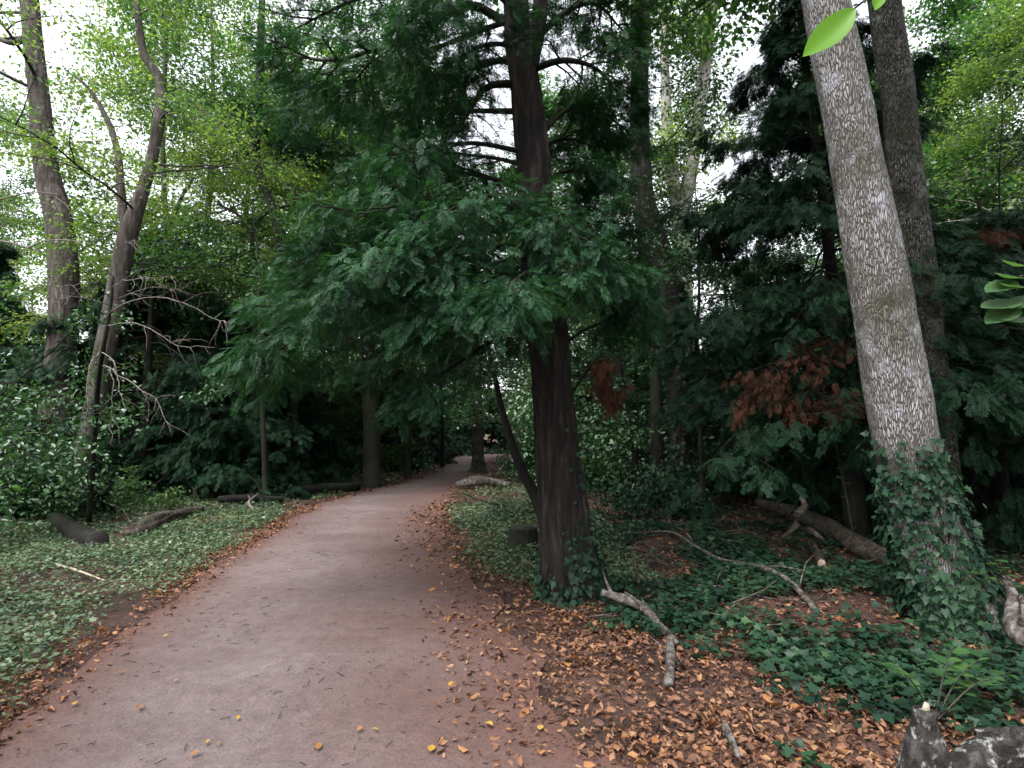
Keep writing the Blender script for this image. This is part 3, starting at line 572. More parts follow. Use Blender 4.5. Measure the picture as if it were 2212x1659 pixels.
# ---- shrubs ---------------------------------------------------------------------------
def shrub(name, label, base, h, seed, n, L, leafm, size, per, tpl=OV, spread=(.12,.12,.1), up=1.0, group=None, cat='shrub', kids=(4,4), mat='bark_dark', flat=.5):
    rng = np.random.default_rng(seed); b = np.array([base[0], base[1], H(base[0],base[1])-.03]); t = empty(name, b, label, cat, group); br, lv, an = Acc(), Acc(), []
    for j in range(n):
        a = rng.uniform(0, 2*np.pi); grow(rng, br, an, b+np.array([math.cos(a),math.sin(a),0])*rng.uniform(0,.25), (math.cos(a)*.6, math.sin(a)*.6, up*rng.uniform(.5,1.4)), L*rng.uniform(.7,1.15), .018*h/2, 2, .35, .4, kids, 5, None, 0, .2)
    leaves(lv, rng, an, tpl, per, size, spread, flat); print(name, label[:30], len(an)*per)
    br.build('stems', M[mat], t); lv.build('leaves', leafm, t); return t
shrub('holly_bush', 'tall glossy leaved bush crowding the left edge before the stout trunk', (-9.7,8.8), 3.8, 51, 32, 3.3, M['hollyl'], .085, 7, flat=.8)
shrub('holly_bush', 'glossy bush low at the left edge beside the ivy', (-6.7,5.4), 1.2, 52, 10, .8, M['holly'], .06, 5, flat=.7)
shrub('young_shrub', 'pale green leafy shoots at the left edge in front of the tall bush', (-6.3,5.2), 1.5, 53, 5, 1.1, M['sap'], .075, 3, flat=.3, spread=(.08,.08,.03))
shrub('young_shrub', 'sparse leafy shoots below the bare twigs at left', tuple(gp(320,1105)[:2]), 1, 54, 6, .9, M['sap'], .09, 3, flat=.3, spread=(.08,.08,.03))
shrub('holly_bush', 'dark glossy bush around the forked stump at left', tuple(gp(120,1125)[:2]), 1.2, 55, 12, .9, M['holly'], .085, 5, flat=.7)
shrub('holly_bush', 'glossy leaved shrub at the foot of the bent brown trunk', tuple(gp(1400,1115)[:2]), 1, 56, 8, 1.0, M['ivy'], .10, 4)
shrub('young_shrub', 'wispy green shrub growing at the path edge left of the yew foot', tuple(gp(1115,1120)[:2]), .8, 57, 12, .5, M['cover'], .045, 5, tpl=DI)
shrub('holly_bush', 'bluish leaved bush left of the yew trunk beyond the split log', (1.5,20.5), 2.6, 58, 16, 1.7, M['holly'], .13, 6, flat=.8)
shrub('holly_bush', 'dark bush left of the thin sapling by the far bend', (-5.6,27), 2.0, 59, 18, 1.6, M['holly'], .16, 6, flat=.8)
shrub('holly_bush', 'leafy thicket right of the yew trunk behind the thin stems', (3.6,15.0), 3.2, 60, 26, 3.0, M['holly'], .11, 6, flat=.8)
shrub('holly_bush', 'tall thicket between the yew trunk and the bent brown trunk', (3.8,23.0), 4.2, 61, 28, 3.2, M['mid'], .14, 6, flat=.8)
shrub('holly_bush', 'dense thicket right of the pale forked tree', (9.5,21.0), 4.5, 62, 28, 4.4, M['mid'], .14, 6, flat=.8)
shrub('holly_bush', 'leafy thicket behind the straight dark path side trunk', (-9.0,25.0), 4.0, 63, 28, 3.8, M['mid'], .15, 6, flat=.8)

# ---- background broadleaf trees: one of each kind, then copies -------------------------
def bgtree(name, label, base, h, r0, seed, zlow, L, n, leafm, size, per, kids=(4,5), spread=(.35,.35,.14), bark='bark_brown', up=.25, group=None):
    rng = np.random.default_rng(seed); b = np.array([base[0], base[1], H(base[0], base[1])-.1])
    Q = catmull([b, b+np.array([rng.normal(0,.3),0,h*.3]), b+np.array([rng.normal(0,.6),0,h*.65]), b+np.array([rng.normal(0,1),0,h])], 40); r = np.linspace(r0, .04, 40)
    t = tree(name, label, 'tree', Q, r, M[bark], 12, .1, .05, group); br, lv, an = Acc(), Acc(), []
    limbs_on(rng, br, an, Q, r, zlow, h*.98, n, L, 2, up, .12, kids, .4, astep=.35); leaves(lv, rng, an, DI, per, size, spread, .5)
    print(name, label[:30], len(an)*per); crown(t, br, lv, M[bark], leafm); return t
def copy_tree(t, loc, rz, s, label, group):
    c = t.copy(); COL.objects.link(c); c.location = loc; c.rotation_euler = (0,0,rz); c.scale = (s,s,s); c['label'] = label; c['group'] = group
    for ch in [o for o in COL.objects if o.parent == t]:
        d = ch.copy(); COL.objects.link(d); d.parent = c
    return c
def landmark(x, y):
    px = 1106+1228*x/y
    for lim, nm in [(60,'the far left trunk'),(220,'the V forked tree'),(400,'the pale stem left of the S bent tree'),(560,'the crooked tree'),(700,'the S bent ivy clad tree'),(880,'the straight trunk where the path bends'),(1010,'the thin sapling at the far bend'),(1150,'the root flared tree at the far bend'),(1260,'the yew trunk by the path'),(1400,'the slim stems right of the yew'),(1500,'the bent brown trunk'),(1620,'the pale forked trunk'),(1780,'the layered conifer'),(1950,'the thick pale trunk'),(2100,'the mottled grey green trunk')]:
        if px < lim: return nm
    return 'the right edge of the thick pale trunk'
LBU = {}
def farlabel(stem, x, y):
    k = stem+landmark(x, y); LBU[k] = LBU.get(k, 0)+1
    return stem + ['', ' further off', ' hardly seen,', ' last in line'][LBU[k]-1] + ' behind ' + landmark(x, y)
GB = 'broadleaf trees further back in the wood'; GC = 'dark yews further back in the wood'
ptA = bgtree('broadleaf_tree', 'light leaved tree behind the V forked tree', (-13.5,24), 22, .25, 71, 4.5, 5.5, 36, M['light'], .16, 12, group=GB)
ptB = bgtree('broadleaf_tree', 'mid green tree rising behind the yew fronds left of its trunk', (-7.5,27), 22, .25, 72, 2.6, 5.4, 38, M['mid'], .17, 12, group=GB)
ptC = bgtree('broadleaf_tree', 'light leaved tree with pale upper trunk at the right edge', (17.5,17.5), 19, .3, 73, 3.6, 5.0, 36, M['mid'], .16, 13, bark='bark_white', group=GB)
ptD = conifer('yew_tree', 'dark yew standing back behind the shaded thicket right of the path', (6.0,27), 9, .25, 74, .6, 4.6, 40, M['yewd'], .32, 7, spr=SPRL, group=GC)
lab_b = 'dim leafy tree in the far rows of the wood'; lab_c = 'dim low yew in the far rows of the wood'
for (src, x, y, rz, s, lab) in [
  (ptA,-31,27,1,1.0,'light leaved tree low beyond the far left trunk'), (ptA,-8.5,33,2,1.1,lab_b), (ptA,-18,38,3,1.2,lab_b), (ptC,30,30,1.5,.75,lab_b),
  (ptA,-9.5,25,2,.72,'light green tree behind the S bent ivy clad tree'), (ptB,3.5,31,4,.85,lab_b), (ptB,-13,33,5,.85,lab_b), (ptB,19.5,29,.5,.8,lab_b), (ptB,6.0,44,1.5,1.0,lab_b), (ptB,-10,52,1.5,1.0,lab_b),
  (ptC,15.8,22,2,1.0,'light green tree seen behind the second grey trunk'), (ptC,23,22,3,1.1,lab_b), (ptA,15.5,15.5,5,.62,'bushy light green tree between the grey trunk and the right edge'), (ptB,2.6,18.5,3,.62,'mid green tree filling in behind the yew crown'), (ptA,-8.0,21,1,.7,'light green tree behind the outer yew fronds'), (ptB,7.5,-1.5,2,.6,'unseen tree added for shade right of the viewpoint'), (ptB,5.5,-6,4,.6,'unseen tree added for shade behind the viewpoint at right'), (ptB,-8,-4,1,.6,'unseen tree added for shade behind the viewpoint at left'), (ptB,9.5,4.0,.3,.5,'unseen tree added for shade just beyond the right edge'), (ptA,25,34,4,1.1,lab_b), (ptB,-36,36,2,1.1,lab_b), (ptB,26,36,2,1.1,lab_b)]:  # trees around the viewpoint are added out of view to darken the understory
    copy_tree(src, (x,y,H(x,y)), rz, s, farlabel('dim leafy tree', x, y) if lab == lab_b else lab, GB)
for (x, y, rz, s) in [(-7.8,34,1,.8),(4.5,38,2,.8),(-11,29,3,.9),(-17,29,4,1.0),(11,24,5,.9),(16,22,.7,.9),(-9,42,1.7,1.0),(8,38,2.2,1.0),(-23,24,3,1.0),(20,28,3,1.0),(-8.0,29.0,.3,.6),(5,29,.3,.55),(14,33,1.3,1),(-3.2,50,2.1,.9)]:
    copy_tree(ptD, (x,y,H(x,y)), rz, s, farlabel('dark low yew', x, y), GC)
# the far wood that closes the view
rng = np.random.default_rng(90); A = Acc(); B = Acc()
for k in range(150):
    a = R(rng.uniform(-62,62)); d = rng.uniform(48,70); x, y = math.sin(a)*d, math.cos(a)*d; h = rng.uniform(5,10); z0 = H(x,y)
    tube(B, [[x,y,z0-.2],[x,y,z0+h*.9]], [.2,.05], 6)
    N = 520; P = rng.normal(0,1,(N,3)); P = P/np.linalg.norm(P,axis=1)[:,None]*rng.uniform(.35,1,(N,1))**.5; P = P*np.array([2.8,2.8,h*.5])+np.array([x,y,z0+h*.52])
    place(A, DI[0], P, rng.normal(0,1,(N,3)), np.array([0,0,1.])+rng.normal(0,.6,(N,3)), rng.uniform(.35,.75,N))
o = A.build('far_wood', M['mid']); tag(o, 'far wood closing the view behind all the trees', 'wood', None, 'stuff'); B.build('trunks', M['bark_dark'], o)

# ================================================================ dead wood
def stick(name, label, pts, radii, mat, cat='branch', forks=(), sides=10, group=None, ends=None, rough=.28, seed=1, ridges=0.0):
    """pts: (x, y in the photo, height above the ground) -> a branch lying on the ground"""
    def cv(pts):
        out = []
        for (x,y,h) in pts:
            g = gp(x,y,h); out.append([g[0], g[1], H(g[0],g[1])+h+.012])
        return np.array(out)
    P = cv(pts); n = 8*len(pts); A = Acc()
    t = empty(name, P[0], label, cat, group); Q = catmull(P, n); rr = np.interp(np.linspace(0,len(radii)-1,n), range(len(radii)), radii)
    tube(A, Q, rr, sides, rough, seed, ridges=ridges)
    A.build('stem', mat, t, True)
    for (fp, fr) in forks:
        B = Acc(); q = cv(fp); m = 6*len(fp); tube(B, catmull(q,m), np.linspace(fr, fr*.35, m), 7, rough, seed+1); B.build('side_branch', mat, t, True)
    if ends:
        B = Acc(); d = norm(Q[0]-Q[1]); tube(B, [Q[0]-d*.01, Q[0]+d*.006, Q[0]+d*.012], [rr[0]*.98, rr[0]*.97, rr[0]*.9], sides, rough*.5, seed); B.build('cut_end', ends, t)
    return t
stick('fallen_branch', 'forked pale dead branch lying at the foot of the yew, nearest the path', [(1300,1283,.16),(1345,1300,.12),(1390,1322,.09),(1430,1365,.06),(1462,1400,.03)], [.030,.042,.038,.03,.02], M['dead_wood'], forks=[([(1322,1290,.15),(1308,1255,.24),(1300,1225,.30)], .017), ([(1390,1322,.09),(1370,1300,.18),(1350,1285,.22)], .02), ([(1410,1340,.08),(1395,1318,.12),(1388,1305,.14)], .014)])
stick('broken_branch', 'short stout piece of pale dead branch standing in the orange leaves', [(1446,1390,.05),(1450,1430,.04),(1444,1480,.03)], [.03,.034,.03], M['dead_wood'], forks=[([(1452,1410,.05),(1466,1440,.02)], .01)])
stick('fallen_branch', 'long thin grey dead branch running through the ivy at right', [(1370,1162,.08),(1450,1160,.08),(1500,1185,.10),(1560,1215,.10),(1640,1240,.08),(1700,1275,.07),(1760,1335,.04)], [.010,.014,.018,.02,.026,.03,.024], M['dead_wood'], forks=[([(1500,1185,.10),(1485,1160,.22),(1455,1140,.30)], .010), ([(1640,1240,.09),(1690,1245,.12),(1745,1262,.1)], .012), ([(1560,1215,.10),(1585,1222,.12),(1600,1228,.14)], .012)])
stick('fallen_branch', 'straight brown stick half sunk in the ivy behind the forked branch', [(1490,1275,.05),(1550,1282,.05),(1600,1286,.05)], [.02,.024,.018], M['dead_wood'])
stick('fallen_log', 'thick fallen log with knobbly forks behind the pale trunk', [(1960,1235,.08),(1870,1192,.10),(1790,1150,.16),(1715,1110,.22),(1640,1085,.26)], [.15,.15,.135,.11,.08], M['log'], 'log', sides=20, ends=M['cutdark'],
      forks=[([(1745,1135,.42),(1725,1120,.62),(1738,1090,.75),(1730,1070,.85)], .07), ([(1730,1130,.4),(1715,1150,.3),(1690,1165,.22)], .06), ([(1740,1140,.42),(1765,1160,.42),(1785,1180,.3)], .05)])
stick('broken_limb', 'jagged limb with a bright splintered end leaning off the fallen log', [(1775,1222,.1),(1768,1200,.15),(1752,1170,.26)], [.045,.05,.045], M['log'], sides=12, ends=M['broken'])
stick('broken_stick', 'short curved brown stick in the orange leaves at the bottom', [(1565,1570,.05),(1580,1600,.035),(1596,1640,.02)], [.018,.02,.012], M['dead_wood'])
stick('fallen_log', 'pale lichen covered log at the bottom right corner', [(2050,1672,.09),(2120,1640,.1),(2230,1625,.11),(2330,1605,.12)], [.05,.065,.07,.075], M['lichen'], 'log', sides=22, rough=.4, ridges=.15, forks=[([(2110,1592,.12),(2170,1590,.13),(2300,1580,.14)], .025)])
stick('white_stick', 'thin white stick lying on the ivy at left of the path', [(118,1226,.07),(165,1240,.07),(226,1257,.04)], [.007,.011,.008], M['broken'])
stick('twisted_stick', 'small twisted grey stick upright beside the path at left', [(548,1104,.03),(537,1088,.14),(545,1078,.22),(558,1068,.34)], [.03,.028,.02,.012], M['twig'], forks=[([(541,1082,.18),(534,1070,.28)], .012)])
stick('rotten_log', 'crumbling grey brown log in the ivy right of the dark cut log', [(265,1148,.06),(310,1140,.09),(360,1124,.1),(400,1112,.08),(435,1106,.06)], [.09,.13,.12,.1,.06], M['log'], 'log', sides=22, rough=.4, ridges=.2)
stick('cut_log', 'short dark sawn log with its black end facing the path', [(208,1176,.09),(180,1156,.09),(140,1135,.09),(100,1118,.08)], [.15,.14,.135,.13], M['bark_dark'], 'log', sides=28, ends=M['cutdark'], rough=.22)
stick('fallen_log', 'long black log lying along the left edge of the path before the bend', [(775,1050,.12),(700,1056,.14),(630,1068,.12)], [.13,.15,.13], M['bark_dark'], 'log', sides=14, rough=.25)
stick('fallen_log', 'dark log lying under the yews behind the twisted stick', [(610,1080,.1),(540,1080,.14),(470,1086,.12)], [.07,.1,.08], M['bark_dark'], 'log', sides=12, rough=.25)
stick('split_log', 'pale split log lying across the right edge of the far path', [(985,1046,.12),(1020,1040,.2),(1060,1040,.18),(1100,1048,.1)], [.08,.14,.12,.07], M['dead_wood'], 'log', sides=14, rough=.35, ridges=.25)
stick('fallen_branch', 'thin dark twig reaching over the path edge below the split log', [(1075,1092,.3),(1030,1078,.25),(1000,1066,.35),(965,1070,.2)], [.022,.016,.01,.006], M['bark_dark'], forks=[([(1010,1070,.3),(985,1052,.45)], .007), ([(1030,1078,.25),(1000,1082,.15),(975,1085,.08)], .008)])
stick('fallen_branch', 'grey stick propped against the left side of the yew trunk', [(1185,1245,.1),(1160,1228,.14),(1138,1212,.18)], [.014,.011,.007], M['dead_wood'])
stick('upright_twig', 'thin forked dead twig poking up from the ivy right of the yew foot', [(1380,1262,.1),(1376,1235,.24),(1368,1218,.34),(1376,1190,.5)], [.012,.009,.006,.004], M['dead_wood'], forks=[([(1376,1235,.24),(1390,1222,.3)], .007)])
stick('weathered_root', 'pale gnarled root at the right edge beside the ivy clad foot', [(2250,1430,.0),(2205,1370,.15),(2190,1300,.3),(2175,1260,.38)], [.09,.08,.05,.03], M['dead_wood'], 'root', rough=.3, forks=[([(2205,1370,.15),(2215,1330,.3),(2205,1290,.35)], .04)])
# stumps
def stump(name, label, px, py, r, h, mat, top, seed=0, flare=1.35, broken=False, lean=(0,0)):
    g = gp(px,py); b = np.array([g[0],g[1],H(g[0],g[1])-.05]); t = empty(name, b, label, 'stump'); A = Acc(); n = 14
    z = np.linspace(0,h+.05,n); P = b+np.stack([z/h*lean[0], z/h*lean[1], z],1); rr = r*(1+(flare-1)*np.exp(-z*9)); 
    if broken: rr = rr*np.interp(z,[0,h*.6,h],[1,.85,.45])
    tube(A, P, rr, 24, .12, seed, ridges=.15); A.build('trunk', mat, t, True)
    B = Acc(); k = rr[-1]*(.4 if broken else .9); tube(B, [P[-1]-[0,0,.01], P[-1]+([.01,0,.03] if broken else [0,0,.006])], [k,k*(.5 if broken else .97)], 24, .5 if broken else .1, seed); B.build('cut_top', top, t); return t
stump('tree_stump', 'low dark square cut stump behind the left side of the yew foot', 1130, 1188, .19, .30, M['bark_dark'], M['cutdark'], 2)
stump('lichen_stump', 'jagged black stump blotched with white lichen at the bottom right', 2000, 1700, .10, .36, M['lichen'], M['broken'], 5, 1.6, True, lean=(.015,0))
stick('forked_stump', 'black forked stump in the bushes at left below the bare twigs', [(205,1120,-.05),(207,1090,.25),(200,1065,.5),(180,1048,.65)], [.17,.13,.1,.06], M['bark_dark'], 'stump', rough=.2, forks=[([(208,1088,.28),(230,1070,.45),(248,1035,.75)], .08)])

# ---- bare dead sapling at left -------------------------------------------------------
rng = np.random.default_rng(14); Y0 = 8.8
t = empty('dead_sapling', gp(190,1185), 'leafless sapling with pale tangled twigs before the V forked tree', 'dead tree')
b0 = wp(196,1060,10.4); b0[2] = H(b0[0], b0[1])-.05
A = Acc(); Q = catmull([b0, wp(204,930,9.9), wp(213,820,9.3), wp(225,740,Y0), wp(238,660,Y0), wp(243,600,Y0)], 30); tube(A, Q, np.linspace(.05,.02,30), 8, .1); A.build('trunk', M['bark_dark'], t, True)
A = Acc(); dummy = []
for pts, r0, sub in [
  ([(225,690,8.8),(290,645,8.6),(380,650,8.4),(470,690,8.3),(495,695,8.2)], .013, 14), ([(225,705,8.8),(300,700,8.5),(380,745,8.3),(465,750,8.2)], .013, 12),
  ([(220,760,8.8),(248,790,8.5),(262,850,8.3),(272,890,8.2)], .012, 5), ([(225,790,8.7),(290,830,8.4),(340,870,8.3),(370,940,8.2)], .012, 10), ([(220,790,8.7),(240,800,8.4),(243,870,8.3),(240,935,8.3)], .012, 4),
  ([(215,760,8.7),(190,800,8.4),(188,880,8.3),(180,940,8.3)], .013, 4), ([(235,660,8.8),(160,640,8.4),(100,660,8.2)], .011, 10), ([(238,640,8.8),(200,610,8.4),(140,620,8.2),(110,640,8.1)], .010, 10),
  ([(240,620,8.8),(300,600,8.4),(380,600,8.2)], .011, 12), ([(243,600,8.8),(220,560,8.5),(260,530,8.4),(300,520,8.3)], .010, 9), ([(240,650,8.8),(330,620,9.2),(430,640,9.4)], .010, 12)]:
    P = catmull([wp(*p) for p in pts], 14); P += rng.normal(0,.012,P.shape); tube(A, P, np.linspace(r0*.7,r0*.25,14), 5)
    D = norm(np.gradient(P,axis=0))
    for j in range(sub):
        i = rng.integers(3,13); s = norm(np.cross(D[i],[0,1,0]))*rng.choice([-1,1]); d = D[i]*.7+s*.6+rng.normal(0,.4,3)+np.array([0,0,-.2]); q = [P[i]]
        l = rng.uniform(.15,.55)
        for k in range(5): d = norm(d+rng.normal(0,.22,3)+np.array([0,0,-.12])); q.append(q[-1]+d*l/5)
        tube(A, q, np.linspace(.0038,.0016,6), 4)
A.build('twigs', M['twig'], t)
t = empty('dead_branch', wp(-60,520,11), 'bare forked grey branch reaching in at the left edge', 'branch'); A = Acc()
for pts, r0 in [([(-60,515,11),(0,520,11),(60,535,11),(90,545,11)],.03),([(62,535,11),(100,520,10.8),(160,520,10.6),(185,532,10.5)],.018),([(-60,440,11.2),(0,430,11),(70,415,10.8),(130,420,10.6)],.02),([(-10,500,11),(10,480,11),(18,455,11)],.012),([(110,420,10.7),(140,440,10.6),(160,470,10.5)],.008)]:
    P = catmull([wp(*p) for p in pts], 12); tube(A, P, np.linspace(r0,r0*.4,12), 6, .1)
A.build('twigs', M['twig'], t)
P = catmull([wp(-60,515,11), wp(-160,560,11.2), wp(-230,700,11.5), wp(-250,1110,12)], 14); A = Acc(); tube(A, P, np.linspace(.03,.09,14), 8, .1); tube(A, catmull([wp(-60,440,11.2), wp(-140,480,11.3), P[5]],8), .02, 6); A.build('trunk', M['bark_grey'], t, True)

# ---- young beech beside the camera: hanging leaves at the top and right ------------------
t = empty('beech_sapling', (2.35,.75,H(2.35,.75)), 'bright green serrated leaf hanging at the top, with leaves at the right edge', 'sapling')
A = Acc(); tube(A, catmull([(2.35,.75,-.05),(2.3,.7,1.2),(2.15,.75,2.2),(1.7,.85,2.6),(1.0,.9,2.55)], 30), np.linspace(.03,.006,30), 8)
lf1 = wp(1846,18,.95); lf2 = wp(1735,122,.93)
tube(A, catmull([(1.0,.9,2.55), wp(1990,-60,.97), wp(1905,-25,.96), lf1], 12), np.linspace(.004,.0018,12), 6)
e1 = wp(2215,640,1.9)
tube(A, catmull([(2.25,.72,1.6), (2.35,1.4,1.9), wp(2290,600,1.9), wp(2180,600,1.9)], 14), np.linspace(.007,.002,14), 6)
tube(A, catmull([(2.35,1.4,1.9), wp(2270,690,1.95), wp(2190,660,1.95)], 14), np.linspace(.005,.002,14), 6)
A.build('stem', M['bark_grey'], t, True)
def big_leaf(a, b, up, wd, seed, n=22):
    a, b = np.array(a), np.array(b); d = b-a; L = np.linalg.norm(d); d = d/L; s = norm(np.cross(up, d)); nn = np.cross(d, s); V = []; Fc = []
    for i in range(n+1):
        x = i/n; hw = wd*L*math.sin(math.pi*x**.85)**.8*(1-.12*x) if 0 < x < 1 else .0008
        hw *= 1+.05*(i % 2)
        c = a+d*L*x+nn*(-.06*L*math.sin(math.pi*x))
        for k, q in enumerate((-1,-.5,0,.5,1)): V.append(c+s*hw*q-d*abs(q)*hw*.0+nn*(abs(q)*hw*.28+(.035*hw*(1 if i % 2 else -1) if abs(q) > .1 else -.03*hw)))
    for i in range(n):
        for k in range(4): Fc.append([i*5+k, i*5+k+1, (i+1)*5+k+1, (i+1)*5+k])
    A = Acc(); A.add(V, [np.array(Fc)]); return A
big_leaf(lf1, lf2, np.array([.1,-1,.35]), .17, 1).build('leaf', M['bright'], t, True)
big_leaf(wp(1908,-30,.96), wp(1890,22,.95), np.array([.1,-1,.3]), .22, 2).build('leaf', M['bright'], t, True)
for (x0,y0,x1,y1) in [(2190,605,2130,632),(2205,600,2150,590),(2200,650,2120,665),(2210,575,2168,562),(2196,662,2130,700),(2225,690,2160,690),(2215,620,2160,612),(2230,640,2180,668)]:
    big_leaf(wp(x0,y0,1.9), wp(x1,y1,1.85), np.array([0,-.5,.9]), .25, 3, 12).build('leaf', M['sap'], t, True)
# sapling leaves low at right
BR_ = T_oval(.42,.06,.15)
def twig_plant(name, label, base, tips, leafsz, seed, per=7, mat='sap'):
    rng = np.random.default_rng(seed); t = empty(name, base, label, 'plant'); A, B = Acc(), Acc()
    for tip in tips:
        P = catmull([base, base*.5+tip*.5+np.array([0,0,.06]), tip], 12); tube(A, P, np.linspace(.006,.002,12), 5); D = norm(np.gradient(P,axis=0))
        for i in range(4,12):
            for s in (1,-1):
                sd_ = norm(np.cross(D[i],[0,0,1]))*s; d = D[i]*.6+sd_+rng.normal(0,.15,3)
                if (i+(s>0)) % 2: place(B, BR_, P[i][None], d[None], (np.array([0,0,1.])+rng.normal(0,.15,3))[None], leafsz*rng.uniform(.7,1.15))
    A.build('stem', M['bark_brown'], t); B.build('leaves', M[mat], t)
bs = gp(2020,1560); twig_plant('seedling', 'broad leaved bright green seedling right of the lichen stump', bs, [wp(1925,1435,3.3), wp(2120,1420,3.4), wp(2190,1450,3.3), wp(2060,1400,3.5)], .085, 3)
bs = gp(2210,1330); twig_plant('seedling', 'pale green seedling at the right edge beside the gnarled root', bs, [wp(2110,1235,4.4), wp(2150,1210,4.5)], .09, 4)
bs = gp(1830,960,1.2); bs[2] = .0
twig_plant('seedling', 'thin sapling with pale flat leaves left of the thick trunk', np.array([wp(1850,1150,7.6)[0], 7.6, 0]), [wp(1790,870,7.2), wp(1760,760,7.3)], .10, 5, mat='sap')

# ================================================================ ground cover
rng = np.random.default_rng(77)
def scatter(n, x0, x1, y0, y1, dens):
    x = rng.uniform(x0,x1,n); y = y0+(y1-y0)*rng.uniform(0,1,n)**1.35; a, b = side(np.stack([x,y],1)); nz = np.array([mnoise.noise(Vector((u*.9,v*.9,2)))+.5*mnoise.noise(Vector((u*2.6,v*2.6,7))) for u,v in zip(x,y)])
    p = dens(x,y,a,b,nz); k = rng.random(n) < p; x, y = x[k], y[k]; return np.stack([x,y,Hs(zip(x,y))],1)
sm = lambda v, lo, hi: np.clip((v-lo)/(hi-lo), 0, 1)
def cover(name, label, cat, mat, P, tpls, size, lift, flat=.35, growd=.05, dd=None, sj=.35):
    A = Acc(); N = len(P); pos = P.copy(); pos[:,2] += .01+rng.uniform(0,1,N)*lift; a = rng.uniform(0,2*np.pi,N); d = np.stack([np.cos(a),np.sin(a),rng.normal(0,.25,N)],1)
    up = np.array([0,0,1.])+rng.normal(0,flat,(N,3)); sz = size*rng.uniform(1-sj,1+sj,N)*(1+growd*np.maximum(P[:,1]-6,0)); w_ = rng.integers(0,len(tpls),N)
    for t_ in range(len(tpls)): k = w_ == t_; place(A, tpls[t_], pos[k], d[k], up[k], sz[k])
    print(name, N); o = A.build(name, mat); return tag(o, label, cat, None, 'stuff')
# leaf litter: thick on the right verge, thin rows along both edges
def d_lit(x,y,a,b,nz):
    right = (.30*sm(b,-.9,0)+.70*sm(b+nz*.25,.0,.6))*(1-sm(b+nz*1.5, .9+np.clip(4.6-y,0,3)*.75, 1.7+np.clip(4.6-y,0,3)*.8)*.9)*np.where(y>5.5,.62,1)
    left = np.where(a > -.25, np.exp(-((a-.12)/.22)**2)*.75+.05*(a>0), 0)
    return np.where(b > -.75, np.maximum(right*np.clip(.8+nz*.9,.3,1), .16*sm(b,.5,1.2)*np.where(y>7,.6,1)), left*np.clip(.5+nz*1.2,.05,1))
P = scatter(300000, -9, 8, 1.0, 13, d_lit)
cover('leaf_litter', 'orange brown fallen leaves along both borders of the path', 'leaf litter', M['litter'], P, CU, .042, .03, .75, .06, None, .5)
P = scatter(120000, -9, 8, 1.0, 9, d_lit)
cover('leaf_crumbs', 'crumbled dark leaf fragments between the fallen leaves', 'leaf litter', M['litter'], P, CU, .018, .012, .6, .06, None, .5)
P = scatter(3600, -9, 8, 1.0, 9, d_lit)
cover('leaf_litter', 'larger pale leaves on top of the orange leaf litter', 'leaf litter', M['orange'], P, CU, .068, .04, .5, .02, None, .3)
P = scatter(30000, -12, 10, 12, 34, lambda x,y,a,b,nz: np.where((a>-.3)|(b>-.3), .25*np.exp(-np.maximum(a,b)/1.2)+.06, 0))
cover('leaf_litter', 'thin brown leaf scatter on the ground further along the path', 'leaf litter', M['litter'], P, CU, .08, .02, .4, .02)
P = scatter(9000, -4, 1.5, 1.2, 16, lambda x,y,a,b,nz: np.where((a<0)&(b<0), .25*np.exp(np.maximum(a,b)/.5)+.035, 0))
cover('leaf_debris', 'small leaf bits and crumbs scattered over the path', 'debris', M['litter'], P, CU, .018, .004, .25, .03)
P = scatter(26000, -4.5, 2, 1.2, 10, lambda x,y,a,b,nz: np.where((a<.1)&(b<.2), np.clip(.55+nz,.1,1), 0))
cover('path_grit', 'fine pale grit and crumbs of stone on the path', 'grit', M['twig'], P, [T_diamond(.4)], .009, .006, .5, .04, None, .6)
# needles and twig bits on the path
P = scatter(5200, -4, 1.5, 1.2, 14, lambda x,y,a,b,nz: np.where((a<.1)&(b<.1), .5+nz, 0)); A = Acc()
for p in P:
    th = rng.uniform(0,np.pi); l = rng.exponential(.018)+.012; q = np.array([math.cos(th),math.sin(th),0])*l/2; c = p*[1,1,0]+[0,0,.014]; tube(A, [c-q, c+q*.1+[0,0,.002], c+q], .0014+l*.012, 3)
tag(A.build('twig_debris', M['bark_dark']), 'tiny dark twigs and needles strewn over the path', 'debris', None, 'stuff')
P = scatter(3000, .5, 11, 4, 17, lambda x,y,a,b,nz: sm(b,.4,1.2)*.8*np.where(y>5,1,.3)); A = Acc()
P = np.vstack([P, scatter(900, -12, -3, 6, 16, lambda x,y,a,b,nz: sm(a,1,2.2)*.7)])
for p in P:
    th = rng.uniform(0,2*np.pi); l = rng.exponential(.16)+.06; q = [p+np.array([0,0,.03])]; d = np.array([math.cos(th),math.sin(th),rng.uniform(-.02,.25)])
    for k in range(3): d = norm(d+rng.normal(0,.25,3)*[1,1,.4]); q.append(q[-1]+d*l/3)
    tube(A, q, np.linspace(.004+l*.012,.002,4), 4)
tag(A.build('twig_litter', M['dead_wood']), 'tangle of small dead twigs on the shaded ground under the trees', 'twigs', None, 'stuff')
